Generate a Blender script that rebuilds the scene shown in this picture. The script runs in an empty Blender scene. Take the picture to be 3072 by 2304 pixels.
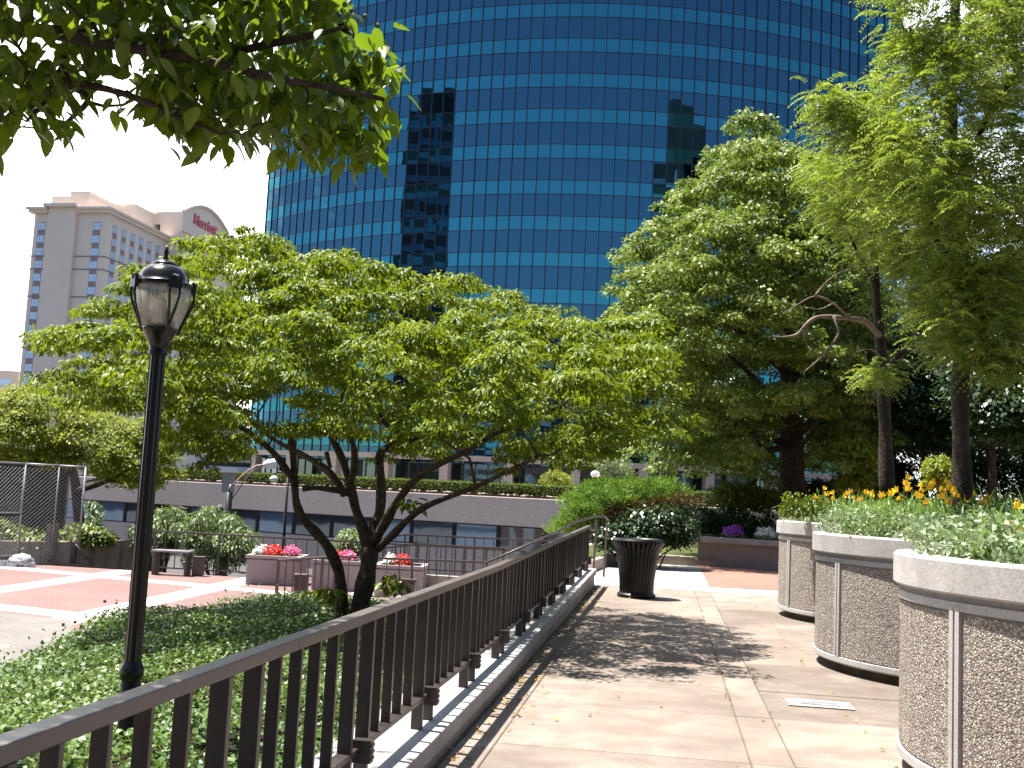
import bpy, math, random
import numpy as np
from mathutils import Vector, Matrix
random.seed(7); RNG = np.random.default_rng(7)
scene = bpy.context.scene
COL = scene.collection
R = math.radians

# ------------------------------------------------------------------ camera, sky, sun, exposure
FPX, CX, CY = 3300.0, 1536.0, 1152.0          # the photograph is 3072 x 2304
PITCH, ROLL, EYE = R(5.88), R(2.8), 1.5
CAM_M = Matrix.Translation((0, 0, EYE)) @ Matrix.Rotation(math.pi/2 + PITCH, 4, 'X') @ Matrix.Rotation(ROLL, 4, 'Z')
cam = bpy.data.cameras.new("camera"); cam_o = bpy.data.objects.new("camera", cam); COL.objects.link(cam_o)
cam_o.matrix_world = CAM_M
cam.sensor_fit = 'HORIZONTAL'; cam.sensor_width = 36.0; cam.lens = 36.0*FPX/3072.0
cam.clip_start = 0.05; cam.clip_end = 6000
scene.camera = cam_o

SUN_EL, SUN_FWD = R(71.5), R(22)                # sun high on the left, a little ahead
to_sun = Vector((-math.cos(SUN_EL)*math.cos(SUN_FWD), math.cos(SUN_EL)*math.sin(SUN_FWD), math.sin(SUN_EL)))
sun = bpy.data.lights.new("sun", 'SUN'); sun.energy = 5.0; sun.angle = R(0.5); sun.color = (1.0, 0.955, 0.88)
sun_o = bpy.data.objects.new("sun", sun); COL.objects.link(sun_o)
sun_o.rotation_euler = (-to_sun).to_track_quat('-Z', 'Y').to_euler(); sun_o.location = to_sun*60

world = bpy.data.worlds.new("World"); scene.world = world; world.use_nodes = True
wt = world.node_tree; wt.nodes.clear()
def wn(t, **k):
    n = wt.nodes.new(t)
    for a, b in k.items(): setattr(n, a, b)
    return n
w_out = wn('ShaderNodeOutputWorld'); w_bg = wn('ShaderNodeBackground'); w_bg.inputs['Strength'].default_value = 0.07
w_sky = wn('ShaderNodeTexSky', sky_type='NISHITA', sun_disc=False, sun_elevation=SUN_EL, sun_rotation=-(math.pi/2 - SUN_FWD), air_density=1.0, dust_density=0.6, ozone_density=2.0)
w_tc = wn('ShaderNodeTexCoord')
w_map = wn('ShaderNodeMapping'); w_map.inputs['Scale'].default_value = (1.0, 1.0, 2.2)
w_noise = wn('ShaderNodeTexNoise'); w_noise.inputs['Scale'].default_value = 3.4; w_noise.inputs['Detail'].default_value = 7; w_noise.inputs['Roughness'].default_value = 0.6
w_dot = wn('ShaderNodeVectorMath', operation='DOT_PRODUCT'); w_dot.inputs[1].default_value = Vector((-0.45, 0.85, 0.25)).normalized()
w_ma = wn('ShaderNodeMath', operation='MULTIPLY_ADD'); w_ma.inputs[1].default_value = 0.42; w_ma.inputs[2].default_value = -0.17
w_add = wn('ShaderNodeMath', operation='ADD')
w_ramp = wn('ShaderNodeValToRGB'); w_ramp.color_ramp.elements[0].position = 0.57; w_ramp.color_ramp.elements[1].position = 0.72
w_mix = wn('ShaderNodeMix', data_type='RGBA'); w_mix.inputs[7].default_value = (15.0, 15.2, 15.6, 1)
L = wt.links.new
L(w_tc.outputs['Generated'], w_map.inputs['Vector']); L(w_map.outputs[0], w_noise.inputs['Vector'])
L(w_tc.outputs['Generated'], w_dot.inputs[0]); L(w_dot.outputs['Value'], w_ma.inputs[0])
L(w_noise.outputs[0], w_add.inputs[0]); L(w_ma.outputs[0], w_add.inputs[1]); L(w_add.outputs[0], w_ramp.inputs[0])
L(w_ramp.outputs[0], w_mix.inputs[0]); L(w_sky.outputs[0], w_mix.inputs[6]); L(w_mix.outputs[2], w_bg.inputs['Color'])
L(w_bg.outputs[0], w_out.inputs['Surface'])

scene.view_settings.view_transform = 'Standard'; scene.view_settings.look = 'None'
scene.view_settings.exposure = 1.62; scene.view_settings.gamma = 1.0; scene.view_settings.use_curve_mapping = False
scene.render.engine = 'CYCLES'
scene.cycles.max_bounces = 8; scene.cycles.diffuse_bounces = 3; scene.cycles.glossy_bounces = 4
scene.cycles.transmission_bounces = 5; scene.cycles.transparent_max_bounces = 8
scene.cycles.caustics_reflective = False; scene.cycles.caustics_refractive = False

# ------------------------------------------------------------------ where a spot of the photograph lies in the place
CAM_R = np.array(CAM_M.to_3x3())
def ray(px, py):
    return CAM_R @ np.array([(px-CX)/FPX, -(py-CY)/FPX, -1.0])
def at(px, py, y):                     # point at forward distance y
    d = ray(px, py); return np.array([0, 0, EYE]) + d*(y/d[1])
def on(px, py, z):                     # point on the level z
    d = ray(px, py); return np.array([0, 0, EYE]) + d*((z-EYE)/d[2])
K = 3072/2212.0                        # reading scale
def atk(x, y, d): return at(x*K, y*K, d)
rv = ray(2000, 1515); RA = math.atan2(rv[0], rv[1])      # bearing of the terrace rail
CA, SA = math.cos(RA), math.sin(RA)
def F(u, v, z): return np.array([u*CA + v*SA, -u*SA + v*CA, z])    # u across the terrace, v along the rail

# ------------------------------------------------------------------ objects
def link(o, parent=None):
    COL.objects.link(o)
    if parent is not None: o.parent = parent
    return o
def tag(o, label=None, cat=None, group=None, kind=None):
    for k, v in (('label', label), ('category', cat), ('group', group), ('kind', kind)):
        if v: o[k] = v
    return o
def thing(name, label, cat, loc=(0, 0, 0), group=None):
    o = bpy.data.objects.new(name, None); o.empty_display_size = 0.2; o.location = Vector([float(c) for c in loc])
    COL.objects.link(o); return tag(o, label, cat, group)

class MB:
    def __init__(s): s.v = []; s.f = []; s.m = []; s.mi = 0
    def add(s, vs, fs):
        b = len(s.v); s.v += [tuple(map(float, p)) for p in vs]; s.f += [tuple(b+i for i in f) for f in fs]; s.m += [s.mi]*len(fs); return s
    def hexa(s, p):                      # 8 corners, bottom ring then top ring
        return s.add(p, [(3,2,1,0),(4,5,6,7),(0,1,5,4),(1,2,6,5),(2,3,7,6),(3,0,4,7)])
    def box(s, c, size, ax=None):
        c = np.array(c, float); ax = np.eye(3) if ax is None else np.array(ax, float)
        h = np.array(size)/2
        P = [c + ax[0]*sx*h[0] + ax[1]*sy*h[1] + ax[2]*sz*h[2] for sz in (-1,1) for sx, sy in ((-1,-1),(1,-1),(1,1),(-1,1))]
        return s.hexa(P)
    def uvz(s, u0, u1, v0, v1, z0, z1):  # block in the terrace frame
        return s.hexa([F(u, v, z) for z in (z0, z1) for u, v in ((u0,v0),(u1,v0),(u1,v1),(u0,v1))])
    def prism(s, poly, z0, z1):
        n = len(poly)
        return s.add([(p[0],p[1],z0) for p in poly]+[(p[0],p[1],z1) for p in poly],
            [tuple(range(n-1,-1,-1)), tuple(range(n,2*n))]+[(i,(i+1)%n,n+(i+1)%n,n+i) for i in range(n)])
    def tube(s, pts, rad, n=6, cap=True):
        P = [np.array(p, float) for p in pts]; m = len(P)
        if not hasattr(rad, '__len__'): rad = [rad]*m
        vs = []; prev = None
        for i in range(m):
            t = P[min(i+1,m-1)]-P[max(i-1,0)]; t = t/(np.linalg.norm(t)+1e-9)
            if prev is None:
                a = np.array([0,0,1.0]) if abs(t[2]) < .9 else np.array([1.0,0,0])
                prev = np.cross(t, a)
            prev = prev - t*np.dot(prev, t); prev /= np.linalg.norm(prev)+1e-9
            b = np.cross(t, prev)
            for k in range(n):
                g = 2*math.pi*k/n; vs.append(P[i] + rad[i]*(prev*math.cos(g) + b*math.sin(g)))
        fs = [(i*n+k, i*n+(k+1)%n, (i+1)*n+(k+1)%n, (i+1)*n+k) for i in range(m-1) for k in range(n)]
        if cap: fs += [tuple(range(n-1,-1,-1)), tuple(range((m-1)*n, m*n))]
        return s.add(vs, fs)
    def lathe(s, prof, c=(0,0), n=24, flute=0.0, nf=12):
        vs = []
        for r, z in prof:
            for k in range(n):
                g = 2*math.pi*k/n; q = r*(1 + flute*math.cos(nf*g)); vs.append((c[0]+q*math.cos(g), c[1]+q*math.sin(g), z))
        m = len(prof)
        fs = [(i*n+k, i*n+(k+1)%n, (i+1)*n+(k+1)%n, (i+1)*n+k) for i in range(m-1) for k in range(n)]
        if prof[0][0] > 1e-4: fs.append(tuple(range(n-1,-1,-1)))
        if prof[-1][0] > 1e-4: fs.append(tuple(range((m-1)*n, m*n)))
        return s.add(vs, fs)
    def build(s, name, mats, parent=None, smooth=False, bevel=0, segs=2):
        off = world_loc(parent)
        me = bpy.data.meshes.new(name)
        me.from_pydata([tuple(np.array(v)-off) for v in s.v], [], s.f)
        mats = mats if isinstance(mats, (list, tuple)) else [mats]
        for m in mats: me.materials.append(m)
        if len(mats) > 1: me.polygons.foreach_set('material_index', s.m)
        if smooth: me.polygons.foreach_set('use_smooth', [True]*len(me.polygons))
        me.update()
        o = link(bpy.data.objects.new(name, me), parent)
        if smooth == 'auto':
            me.set_sharp_from_angle(angle=R(40))
        if bevel:
            b = o.modifiers.new('bevel', 'BEVEL'); b.width = bevel; b.segments = segs; b.limit_method = 'ANGLE'; b.angle_limit = R(35)
        return o
def world_loc(o):
    v = np.zeros(3)
    while o is not None: v = v + np.array(o.location); o = o.parent
    return v

def np_mesh(name, V, faces_flat, starts, mats, parent=None, rnd=None, smooth=False):
    off = world_loc(parent)
    me = bpy.data.meshes.new(name)
    V = (V - off).astype(np.float32)
    me.vertices.add(len(V)); me.vertices.foreach_set('co', V.ravel())
    me.loops.add(len(faces_flat)); me.loops.foreach_set('vertex_index', faces_flat.astype(np.int32))
    me.polygons.add(len(starts)); me.polygons.foreach_set('loop_start', starts.astype(np.int32))
    if smooth: me.polygons.foreach_set('use_smooth', np.ones(len(starts), bool))
    for m in (mats if isinstance(mats, (list, tuple)) else [mats]): me.materials.append(m)
    me.update(calc_edges=True)
    if rnd is not None:
        a = me.attributes.new('tone', 'FLOAT', 'POINT'); a.data.foreach_set('value', rnd.astype(np.float32))
    return link(bpy.data.objects.new(name, me), parent)

# leaf shapes: (along, side, lift) in units of length, width, length
T_QUAD = (np.array([[0,0,0],[.42,.5,.06],[1,0,-.06],[.42,-.5,.06]]), [(0,1,2,3)])
T_FOLD = (np.array([[0,0,0],[.38,.5,.05],[.75,.3,.02],[1,0,-.12],[.75,-.3,.02],[.38,-.5,.05],[.42,0,-.02]]),
          [(0,1,6),(1,2,3,6),(3,4,5,6),(5,0,6)])
def _near():
    t = [0,.14,.32,.52,.72,.88,1.0]; w = [0,.34,.5,.47,.33,.15,0]
    v = []; f = []
    for a, b in zip(t, w):
        z = -.22*a*a
        if b == 0: v.append([a, 0, z])
        else: v += [[a, b, z+.05*b*2], [a, 0, z-.025], [a, -b, z+.05*b*2]]
    # indices: 0 base, then triples, last tip
    f += [(0,1,2),(0,2,3)]
    for i in range(4):
        a = 1+3*i; f += [(a,a+3,a+4,a+1),(a+1,a+4,a+5,a+2)]
    a = 1+3*4; tip = len(v)-1; f += [(a,tip,a+1),(a+1,tip,a+2)]
    return np.array(v), f
T_NEAR = _near()
def nrm(a): return a/(np.linalg.norm(a, axis=-1, keepdims=True)+1e-9)
def leaves(P, A, N, Ln, Wd, tmpl):
    """arrays of position, axis, normal, length, width -> vertices, flat faces, starts (for np_mesh)"""
    A = nrm(A); N = nrm(N - A*np.sum(A*N, axis=1, keepdims=True)); S = np.cross(N, A)
    tv, tf = tmpl; n, k = len(P), len(tv)
    V = (P[:,None,:] + tv[None,:,0,None]*Ln[:,None,None]*A[:,None,:] + tv[None,:,1,None]*Wd[:,None,None]*S[:,None,:]
         + tv[None,:,2,None]*Ln[:,None,None]*N[:,None,:]).reshape(-1, 3)
    flat = np.concatenate([np.array(f) for f in tf]); lens = np.array([len(f) for f in tf])
    st = np.concatenate([[0], np.cumsum(lens)[:-1]])
    FL = (flat[None,:] + (np.arange(n)*k)[:,None]).ravel()
    ST = (st[None,:] + (np.arange(n)*len(flat))[:,None]).ravel()
    return V, FL, ST, k
def leaf_mesh(name, P, A, N, Ln, Wd, tone, tmpl, mat, parent=None, smooth=False):
    V, FL, ST, k = leaves(P, A, N, Ln, Wd, tmpl)
    return np_mesh(name, V, FL, ST, mat, parent, np.repeat(tone, k), smooth)
def unit(n): return nrm(RNG.normal(size=(n, 3)))

# ------------------------------------------------------------------ materials
def new_mat(name):
    m = bpy.data.materials.new(name); m.use_nodes = True; m.node_tree.nodes.clear(); return m, m.node_tree
def N(t, typ, ins=None, **k):
    n = t.nodes.new(typ)
    for a, b in k.items(): setattr(n, a, b)
    for a, b in (ins or {}).items():
        if hasattr(b, 'is_output') or isinstance(b, bpy.types.NodeSocket): t.links.new(b, n.inputs[a])
        else: n.inputs[a].default_value = b
    return n
def c4(c): return (c[0], c[1], c[2], 1)
def ramp(t, fac, stops):
    r = N(t, 'ShaderNodeValToRGB', {0: fac}); e = r.color_ramp.elements
    while len(e) < len(stops): e.new(0.5)
    for i, (p, c) in enumerate(stops): e[i].position = p; e[i].color = c4(c) if hasattr(c, '__len__') else (c,c,c,1)
    return r.outputs[0]
def mixc(t, fac, a, b, bt='MIX'):
    n = N(t, 'ShaderNodeMix', data_type='RGBA', blend_type=bt)
    for i, q in ((0, fac), (6, a), (7, b)):
        if isinstance(q, bpy.types.NodeSocket): t.links.new(q, n.inputs[i])
        else: n.inputs[i].default_value = c4(q) if hasattr(q, '__len__') else q
    return n.outputs[2]
def math_n(t, op, a, b=0.0, c=0.0):
    n = N(t, 'ShaderNodeMath', operation=op)
    for i, q in enumerate((a, b, c)):
        if isinstance(q, bpy.types.NodeSocket): t.links.new(q, n.inputs[i])
        else: n.inputs[i].default_value = q
    return n.outputs[0]
def noise(t, vec, sc, det=5, rough=.55):
    return N(t, 'ShaderNodeTexNoise', {'Vector': vec, 'Scale': sc, 'Detail': det, 'Roughness': rough}).outputs[0]
def surf(t, col, rough=.6, metal=0.0, spec=.5, bump=None, bs=.3, bd=.01, **extra):
    p = N(t, 'ShaderNodeBsdfPrincipled', {'Metallic': metal, 'Specular IOR Level': spec})
    for key, q in (('Base Color', col), ('Roughness', rough)):
        if isinstance(q, bpy.types.NodeSocket): t.links.new(q, p.inputs[key])
        else: p.inputs[key].default_value = c4(q) if hasattr(q, '__len__') else q
    for k, v in extra.items(): p.inputs[k].default_value = v
    if bump is not None:
        b = N(t, 'ShaderNodeBump', {'Strength': bs, 'Distance': bd, 'Height': bump}); t.links.new(b.outputs[0], p.inputs['Normal'])
    o = N(t, 'ShaderNodeOutputMaterial', {'Surface': p.outputs[0]}); return p
def obj_co(t): return N(t, 'ShaderNodeTexCoord').outputs['Object']
def plain(name, a, b=None, sc=6, rough=.6, metal=0.0, spec=.5, bump=.15, bsc=None, bd=.01):
    m, t = new_mat(name); co = obj_co(t); b = b or tuple(x*.75 for x in a)
    n1 = noise(t, co, sc); n2 = noise(t, co, bsc or sc*6, 4)
    col = ramp(t, n1, [(.32, b), (.68, a)])
    surf(t, col, rough, metal, spec, n2, bump, bd); return m
def leaf_mat(name, dark, mid, light, trans, tf=.38, rough=.42, spec=.45):
    m, t = new_mat(name)
    at_ = N(t, 'ShaderNodeAttribute', attribute_name='tone').outputs['Fac']
    col = ramp(t, at_, [(0.0, dark), (.55, mid), (1.0, light)])
    p = N(t, 'ShaderNodeBsdfPrincipled', {'Base Color': col, 'Roughness': rough, 'Specular IOR Level': spec})
    tr = N(t, 'ShaderNodeBsdfTranslucent', {'Color': mixc(t, .6, col, trans)})
    mx = N(t, 'ShaderNodeMixShader', {0: tf, 1: p.outputs[0], 2: tr.outputs[0]})
    N(t, 'ShaderNodeOutputMaterial', {'Surface': mx.outputs[0]}); return m

def concrete(name, a, b, sc=1.2, stain=None, bump=.25, rough=.8, speck=90, sp=.35):
    m, t = new_mat(name); co = obj_co(t)
    n1 = noise(t, co, sc, 8, .62); n2 = noise(t, co, speck, 3); n3 = noise(t, co, sc*.45, 5, .7)
    col = ramp(t, n1, [(.3, b), (.7, a)])
    col = mixc(t, math_n(t, 'MULTIPLY', ramp(t, n3, [(.5, 0.0), (.66, 1.0)]), .55), col, stain or tuple(x*.6 for x in b))
    col = mixc(t, sp, col, ramp(t, n2, [(.3, .25), (.7, .8)]), 'OVERLAY')
    surf(t, col, rough, 0, .3, n2, bump, .004); return m
M = {}
M['coping'] = concrete('coping_concrete', (.36,.35,.335), (.27,.26,.25), 1.5)
M['planter_rim'] = concrete('rim_concrete', (.42,.40,.385), (.33,.31,.30), 2.2, speck=60)
M['low_wall'] = concrete('wall_concrete', (.34,.29,.25), (.25,.21,.18), 1.0)
M['parapet'] = concrete('parapet_concrete', (.50,.42,.39), (.45,.375,.35), .22, stain=(.36,.30,.28), speck=12)
M['box_concrete'] = concrete('box_concrete', (.36,.29,.29), (.29,.235,.235), .8, speck=40)
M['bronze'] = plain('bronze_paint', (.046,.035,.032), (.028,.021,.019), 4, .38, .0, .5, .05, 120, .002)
M['bronze_top'] = plain('sunlit_bronze_paint', (.105,.085,.079), (.080,.064,.060), 2.5, .42, .0, .5, .05, 120, .002)  # paler copy of the bronze: sunlight on the top rail put into its colour
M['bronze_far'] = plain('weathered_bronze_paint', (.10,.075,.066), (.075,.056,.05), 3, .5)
M['black_iron'] = plain('black_enamel', (.005,.005,.0065), (.004,.004,.0045), 5, .25, .0, .35, .04, 60, .002)
M['black_steel'] = plain('black_powder_coat', (.004,.004,.0042), (.003,.003,.003), 8, .40, 0, .3, .08, 90, .002)
M['bark'] = plain('grey_brown_bark', (.10,.075,.06), (.035,.027,.022), 14, .9, 0, .2, .9, 40, .02)
M['bark_dark'] = plain('dark_ridged_bark', (.075,.055,.045), (.025,.019,.016), 9, .92, 0, .2, 1.0, 30, .03)
M['bark_dead'] = plain('bare_weathered_wood', (.24,.18,.15), (.12,.09,.075), 10, .9, 0, .2, .6, 40, .01)
M['soil'] = plain('dark_soil', (.05,.036,.024), (.022,.016,.011), 8, .95, 0, .1, .8, 40, .03)
M['leaf_dogwood'] = leaf_mat('dogwood_leaf', (.026,.068,.008), (.120,.180,.009), (.225,.265,.012), (.34,.42,.01), .34, .5, .3)
M['leaf_branch'] = leaf_mat('broad_leaf', (.016,.042,.004), (.058,.105,.008), (.130,.180,.012), (.30,.46,.015), .40, .42, .35)
M['leaf_linden'] = leaf_mat('linden_leaf', (.026,.066,.012), (.150,.205,.032), (.28,.32,.06), (.26,.38,.035), .28, .5, .3)
M['leaf_locust'] = leaf_mat('locust_leaflet', (.05,.098,.014), (.17,.235,.028), (.33,.36,.075), (.32,.44,.03), .38, .45, .45)
M['leaf_lime'] = leaf_mat('pale_leaf', (.05,.085,.010), (.17,.215,.016), (.29,.31,.025), (.36,.40,.02), .33, .6, .3)
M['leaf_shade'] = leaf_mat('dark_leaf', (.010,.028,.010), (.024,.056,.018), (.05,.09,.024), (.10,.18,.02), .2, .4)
M['leaf_ivy'] = leaf_mat('ivy_leaf', (.024,.065,.022), (.105,.180,.045), (.22,.275,.08), (.20,.30,.03), .22, .42, .35)
M['leaf_cover'] = leaf_mat('variegated_leaf', (.07,.13,.05), (.20,.265,.13), (.42,.46,.30), (.25,.35,.1), .25, .5)
M['blade'] = leaf_mat('lily_blade', (.05,.12,.022), (.13,.215,.04), (.25,.32,.09), (.25,.40,.05), .32, .4)
M['juniper'] = leaf_mat('juniper_needle', (.05,.13,.02), (.13,.235,.028), (.24,.31,.04), (.2,.35,.03), .25, .6)
M['juniper_dead'] = leaf_mat('browned_twig', (.05,.028,.013), (.11,.062,.022), (.16,.11,.03), (.2,.12,.03), .15, .8)
M['hedge'] = leaf_mat('clipped_hedge_leaf', (.03,.065,.010), (.10,.15,.014), (.20,.24,.02), (.2,.28,.02), .25, .5)
M['bush'] = leaf_mat('grey_green_leaf', (.05,.09,.025), (.13,.19,.06), (.27,.31,.13), (.2,.3,.05), .25, .45)
def petal_mat(name, a, b, tf=.35):
    m, t = new_mat(name); tone = N(t, 'ShaderNodeAttribute', attribute_name='tone').outputs['Fac']
    col = ramp(t, tone, [(0, a), (1, b)])
    p = N(t, 'ShaderNodeBsdfPrincipled', {'Base Color': col, 'Roughness': .5}); tr = N(t, 'ShaderNodeBsdfTranslucent', {'Color': col})
    N(t, 'ShaderNodeOutputMaterial', {'Surface': N(t, 'ShaderNodeMixShader', {0: tf, 1: p.outputs[0], 2: tr.outputs[0]}).outputs[0]}); return m
M['lily'] = petal_mat('yellow_petal', (.82,.46,.01), (.88,.66,.03))
M['red'] = petal_mat('red_petal', (.55,.015,.02), (.75,.05,.03)); M['pink'] = petal_mat('pink_petal', (.75,.12,.30), (.8,.25,.42))
M['white'] = petal_mat('white_petal', (.75,.75,.70), (.82,.82,.75)); M['purple'] = petal_mat('purple_petal', (.28,.04,.45), (.45,.12,.6))
M['white_paint'] = plain('white_paint', (.78,.78,.77), (.68,.68,.67), 4, .4)
M['galv'] = plain('galvanised_steel', (.34,.33,.34), (.22,.21,.215), 5, .5, .5)
M['copper'] = plain('dull_pink_steel', (.42,.27,.24), (.33,.20,.18), 4, .5)

def aggregate():
    m, t = new_mat('exposed_aggregate'); co = obj_co(t)
    v = N(t, 'ShaderNodeTexVoronoi', {'Vector': co, 'Scale': 82.0, 'Randomness': 1.0}); v2 = N(t, 'ShaderNodeTexVoronoi', {'Vector': co, 'Scale': 180.0})
    sep = N(t, 'ShaderNodeSeparateColor', {0: v.outputs['Color']})
    col = ramp(t, sep.outputs[0], [(0, (.06,.045,.038)), (.22, (.165,.13,.105)), (.5, (.31,.255,.205)), (.8, (.44,.38,.315)), (1, (.60,.55,.49))])
    gap = ramp(t, v.outputs['Distance'], [(.35, 0.0), (.75, 1.0)])
    col = mixc(t, gap, col, (.19,.165,.145))
    big = noise(t, co, 1.3, 6); col = mixc(t, .5, col, ramp(t, big, [(.3, .35), (.7, .6)]), 'OVERLAY')
    h = math_n(t, 'ADD', math_n(t, 'MULTIPLY', v.outputs['Distance'], -1.0), math_n(t, 'MULTIPLY', v2.outputs['Distance'], -.4))
    surf(t, col, .7, 0, .35, h, .9, .012); return m
M['aggregate'] = aggregate()

def slab_mat():
    m, t = new_mat('weathered_paving'); co = obj_co(t)
    tone = N(t, 'ShaderNodeAttribute', attribute_name='tone').outputs['Fac']
    n1 = noise(t, co, .9, 8, .65); n2 = noise(t, co, 110, 3); n3 = noise(t, co, 2.6, 7, .6)
    col = ramp(t, n1, [(.28, (.120,.098,.082)), (.5, (.182,.152,.126)), (.72, (.25,.218,.188))])
    col = mixc(t, math_n(t, 'MULTIPLY', ramp(t, n3, [(.46, 0.0), (.62, 1.0)]), .62), col, (.135,.098,.084))
    col = mixc(t, .55, col, ramp(t, tone, [(0, (.30,.28,.28)), (1, (.72,.71,.69))]), 'OVERLAY')
    col = mixc(t, .3, col, ramp(t, n2, [(.3, .22), (.7, .8)]), 'OVERLAY')
    surf(t, col, .85, 0, .25, n2, .3, .004); return m
M['slab'] = slab_mat()
M['joint'] = plain('mossy_joint', (.16,.13,.07), (.075,.065,.03), 5, .95)
def brick_mat(name, rot=0.0, c1=(.40,.19,.15), c2=(.31,.15,.125), mort=(.34,.27,.24)):
    m, t = new_mat(name); co = obj_co(t)
    mp = N(t, 'ShaderNodeMapping', {'Vector': co, 'Rotation': (0,0,rot)})
    b = N(t, 'ShaderNodeTexBrick', {'Vector': mp.outputs[0], 'Color1': c4(c1), 'Color2': c4(c2), 'Mortar': c4(mort), 'Scale': 1.0, 'Brick Width': .2, 'Row Height': .1, 'Mortar Size': .006})
    n = noise(t, co, .7, 7, .65)
    col = mixc(t, .6, b.outputs[0], ramp(t, n, [(.3, .33), (.7, .68)]), 'OVERLAY')
    surf(t, col, .85, 0, .25, b.outputs['Fac'], -.3, .004); return m
M['brick'] = brick_mat('terrace_brick', RA, (.27,.125,.09), (.22,.10,.078), (.24,.18,.15))
# ------------------------------------------------------------------ ground, terrace, plaza
def struct(o): o['kind'] = 'structure'; return o
def lawn_mat():
    m, t = new_mat('ground_cover'); co = obj_co(t); n = noise(t, co, .35, 8, .65); n2 = noise(t, co, 6, 5)
    col = mixc(t, .5, ramp(t, n, [(.3, (.035,.05,.015)), (.7, (.07,.085,.025))]), ramp(t, n2, [(.3, (.03,.045,.012)), (.7, (.09,.10,.035))]))
    surf(t, col, .95, 0, .1, n2, .6, .05); return m
M['lawn'] = lawn_mat()
M['asphalt'] = plain('asphalt', (.085,.083,.08), (.06,.058,.057), .6, .9, 0, .2, .3, 30, .01)
g = MB(); g.add([(-3000,-3000,-3.2),(3000,-3000,-3.2),(3000,3000,-3.2),(-3000,3000,-3.2)], [(0,1,2,3)])
struct(g.build('ground', M['asphalt']))
PZ = -.95
UW0, UW1 = -1.70, -1.21                 # the low wall that carries the rail
V_END = 20.1
# terrace body (dark joints) and the slabs laid on it
b = MB(); b.uvz(UW1-.02, 16, -9, 29.3, -3.2, -.012); struct(b.build('terrace_base', M['joint']))
def terrace():
    V = []; FL = []; tone = []
    us = [(-1.205,-.99),(-.985,.545),(.552,.805),(.812,2.1),(2.107,3.6),(3.607,5.2),(5.207,7.0),(7.007,9),(9.007,12),(12.007,16)]
    vs = [-9,-6.9,-4.2,-2.1,.6,2.5,3.9,5.3,6.86,8.36,9.58,11.2,12.5,14.1,15.4,17.0,18.4,20.25]
    rr = random.Random(5)
    mb = MB(); tones = []
    for i in range(len(vs)-1):
        for j, (u0, u1) in enumerate(us):
            z = rr.uniform(-.003, .003)
            mb.uvz(u0, u1, vs[i]+.006, vs[i+1]-.006, -.05, z)
            tn = .60+rr.uniform(-.42, .42)
            if j == 2: tn = .85+rr.uniform(-.1,.1)
            tones += [tn]*8
    return mb, tones
mb, tones = terrace()
o = mb.build('terrace_paving', M['slab'], bevel=.006, segs=1); a = o.data.attributes.new('tone', 'FLOAT', 'POINT'); a.data.foreach_set('value', tones); struct(o)
M['pale_paving'] = concrete('pale_paving', (.40,.365,.335), (.34,.31,.285), .8, stain=(.29,.26,.23))
vb = lambda px, py, z=0: on(px, py, z)
b = MB(); b.uvz(-1.9, 16, 20.25, 29.3, -.05, .002); struct(b.build('end_paving', M['pale_paving']))
q = [vb(2128,1762), vb(2420,1776), F(9,20.7,0), F(9,28.6,0), vb(2092,1688)]
b = MB(); b.prism([(p[0],p[1]) for p in q], .003, .008); struct(b.build('brick_paving', M['brick']))
# park ground behind the terrace
b = MB(); b.uvz(-2.5, 70, 29.3, 95, -3.2, .05); struct(b.build('park_ground', M['lawn']))
b = MB(); b.uvz(16, 70, -9, 29.3, -3.2, -.02); struct(b.build('side_ground', M['lawn']))

# lower plaza with its diagonal grid of pale bands and brick
def C2(x, y): return (x/2.765, 1250+y/2.765)
def line(p, q):
    P, Q = on(*C2(*p), PZ)[:2], on(*C2(*q), PZ)[:2]; d = (Q-P)/np.linalg.norm(Q-P); n = np.array([-d[1], d[0]]); return n, float(n@P), P
n1, k1, _ = line((0,1245),(2212,1450))
n2, k2, _ = line((0,1435),(1250,1252))
s1 = abs(float(n1@on(*C2(300,1612),PZ)[:2]) - k1); s2 = abs(float(n2@on(*C2(1200,1545),PZ)[:2]) - k2)
def plaza_mat():
    m, t = new_mat('plaza_paving'); co = obj_co(t)
    ang = math.atan2(n1[0], n1[1])
    mp = N(t, 'ShaderNodeMapping', {'Vector': co, 'Rotation': (0,0,-ang)})
    br = N(t, 'ShaderNodeTexBrick', {'Vector': mp.outputs[0], 'Color1': c4((.185,.105,.094)), 'Color2': c4((.155,.088,.080)), 'Mortar': c4((.17,.13,.12)), 'Scale': 1.0, 'Brick Width': .22, 'Row Height': .11, 'Mortar Size': .008})
    nz = noise(t, co, .5, 7, .65)
    brick = mixc(t, .5, br.outputs[0], ramp(t, nz, [(.3, .36), (.7, .68)]), 'OVERLAY')
    conc = ramp(t, noise(t, co, 1.2, 7), [(.3, (.35,.325,.31)), (.7, (.42,.395,.38))])
    fac = None
    for n, k, s, w in ((n1, k1, s1, .36), (n2, k2, s2, .36)):
        d = N(t, 'ShaderNodeVectorMath', {0: co, 1: (n[0], n[1], 0)}, operation='DOT_PRODUCT').outputs['Value']
        q = math_n(t, 'MULTIPLY_ADD', d, 1/s, -k/s + .5)
        fr = math_n(t, 'ABSOLUTE', math_n(t, 'SUBTRACT', math_n(t, 'FRACT', q), .5))
        on_ = math_n(t, 'LESS_THAN', fr, w/s)
        fac = on_ if fac is None else math_n(t, 'MAXIMUM', fac, on_)
    surf(t, mixc(t, fac, brick, conc), .85, 0, .25, br.outputs['Fac'], -.2, .004); return m
M['plaza'] = plaza_mat()
back0, back1 = at(-300, 1700, 30.9), at(1620, 1700, 28.6)
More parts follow.
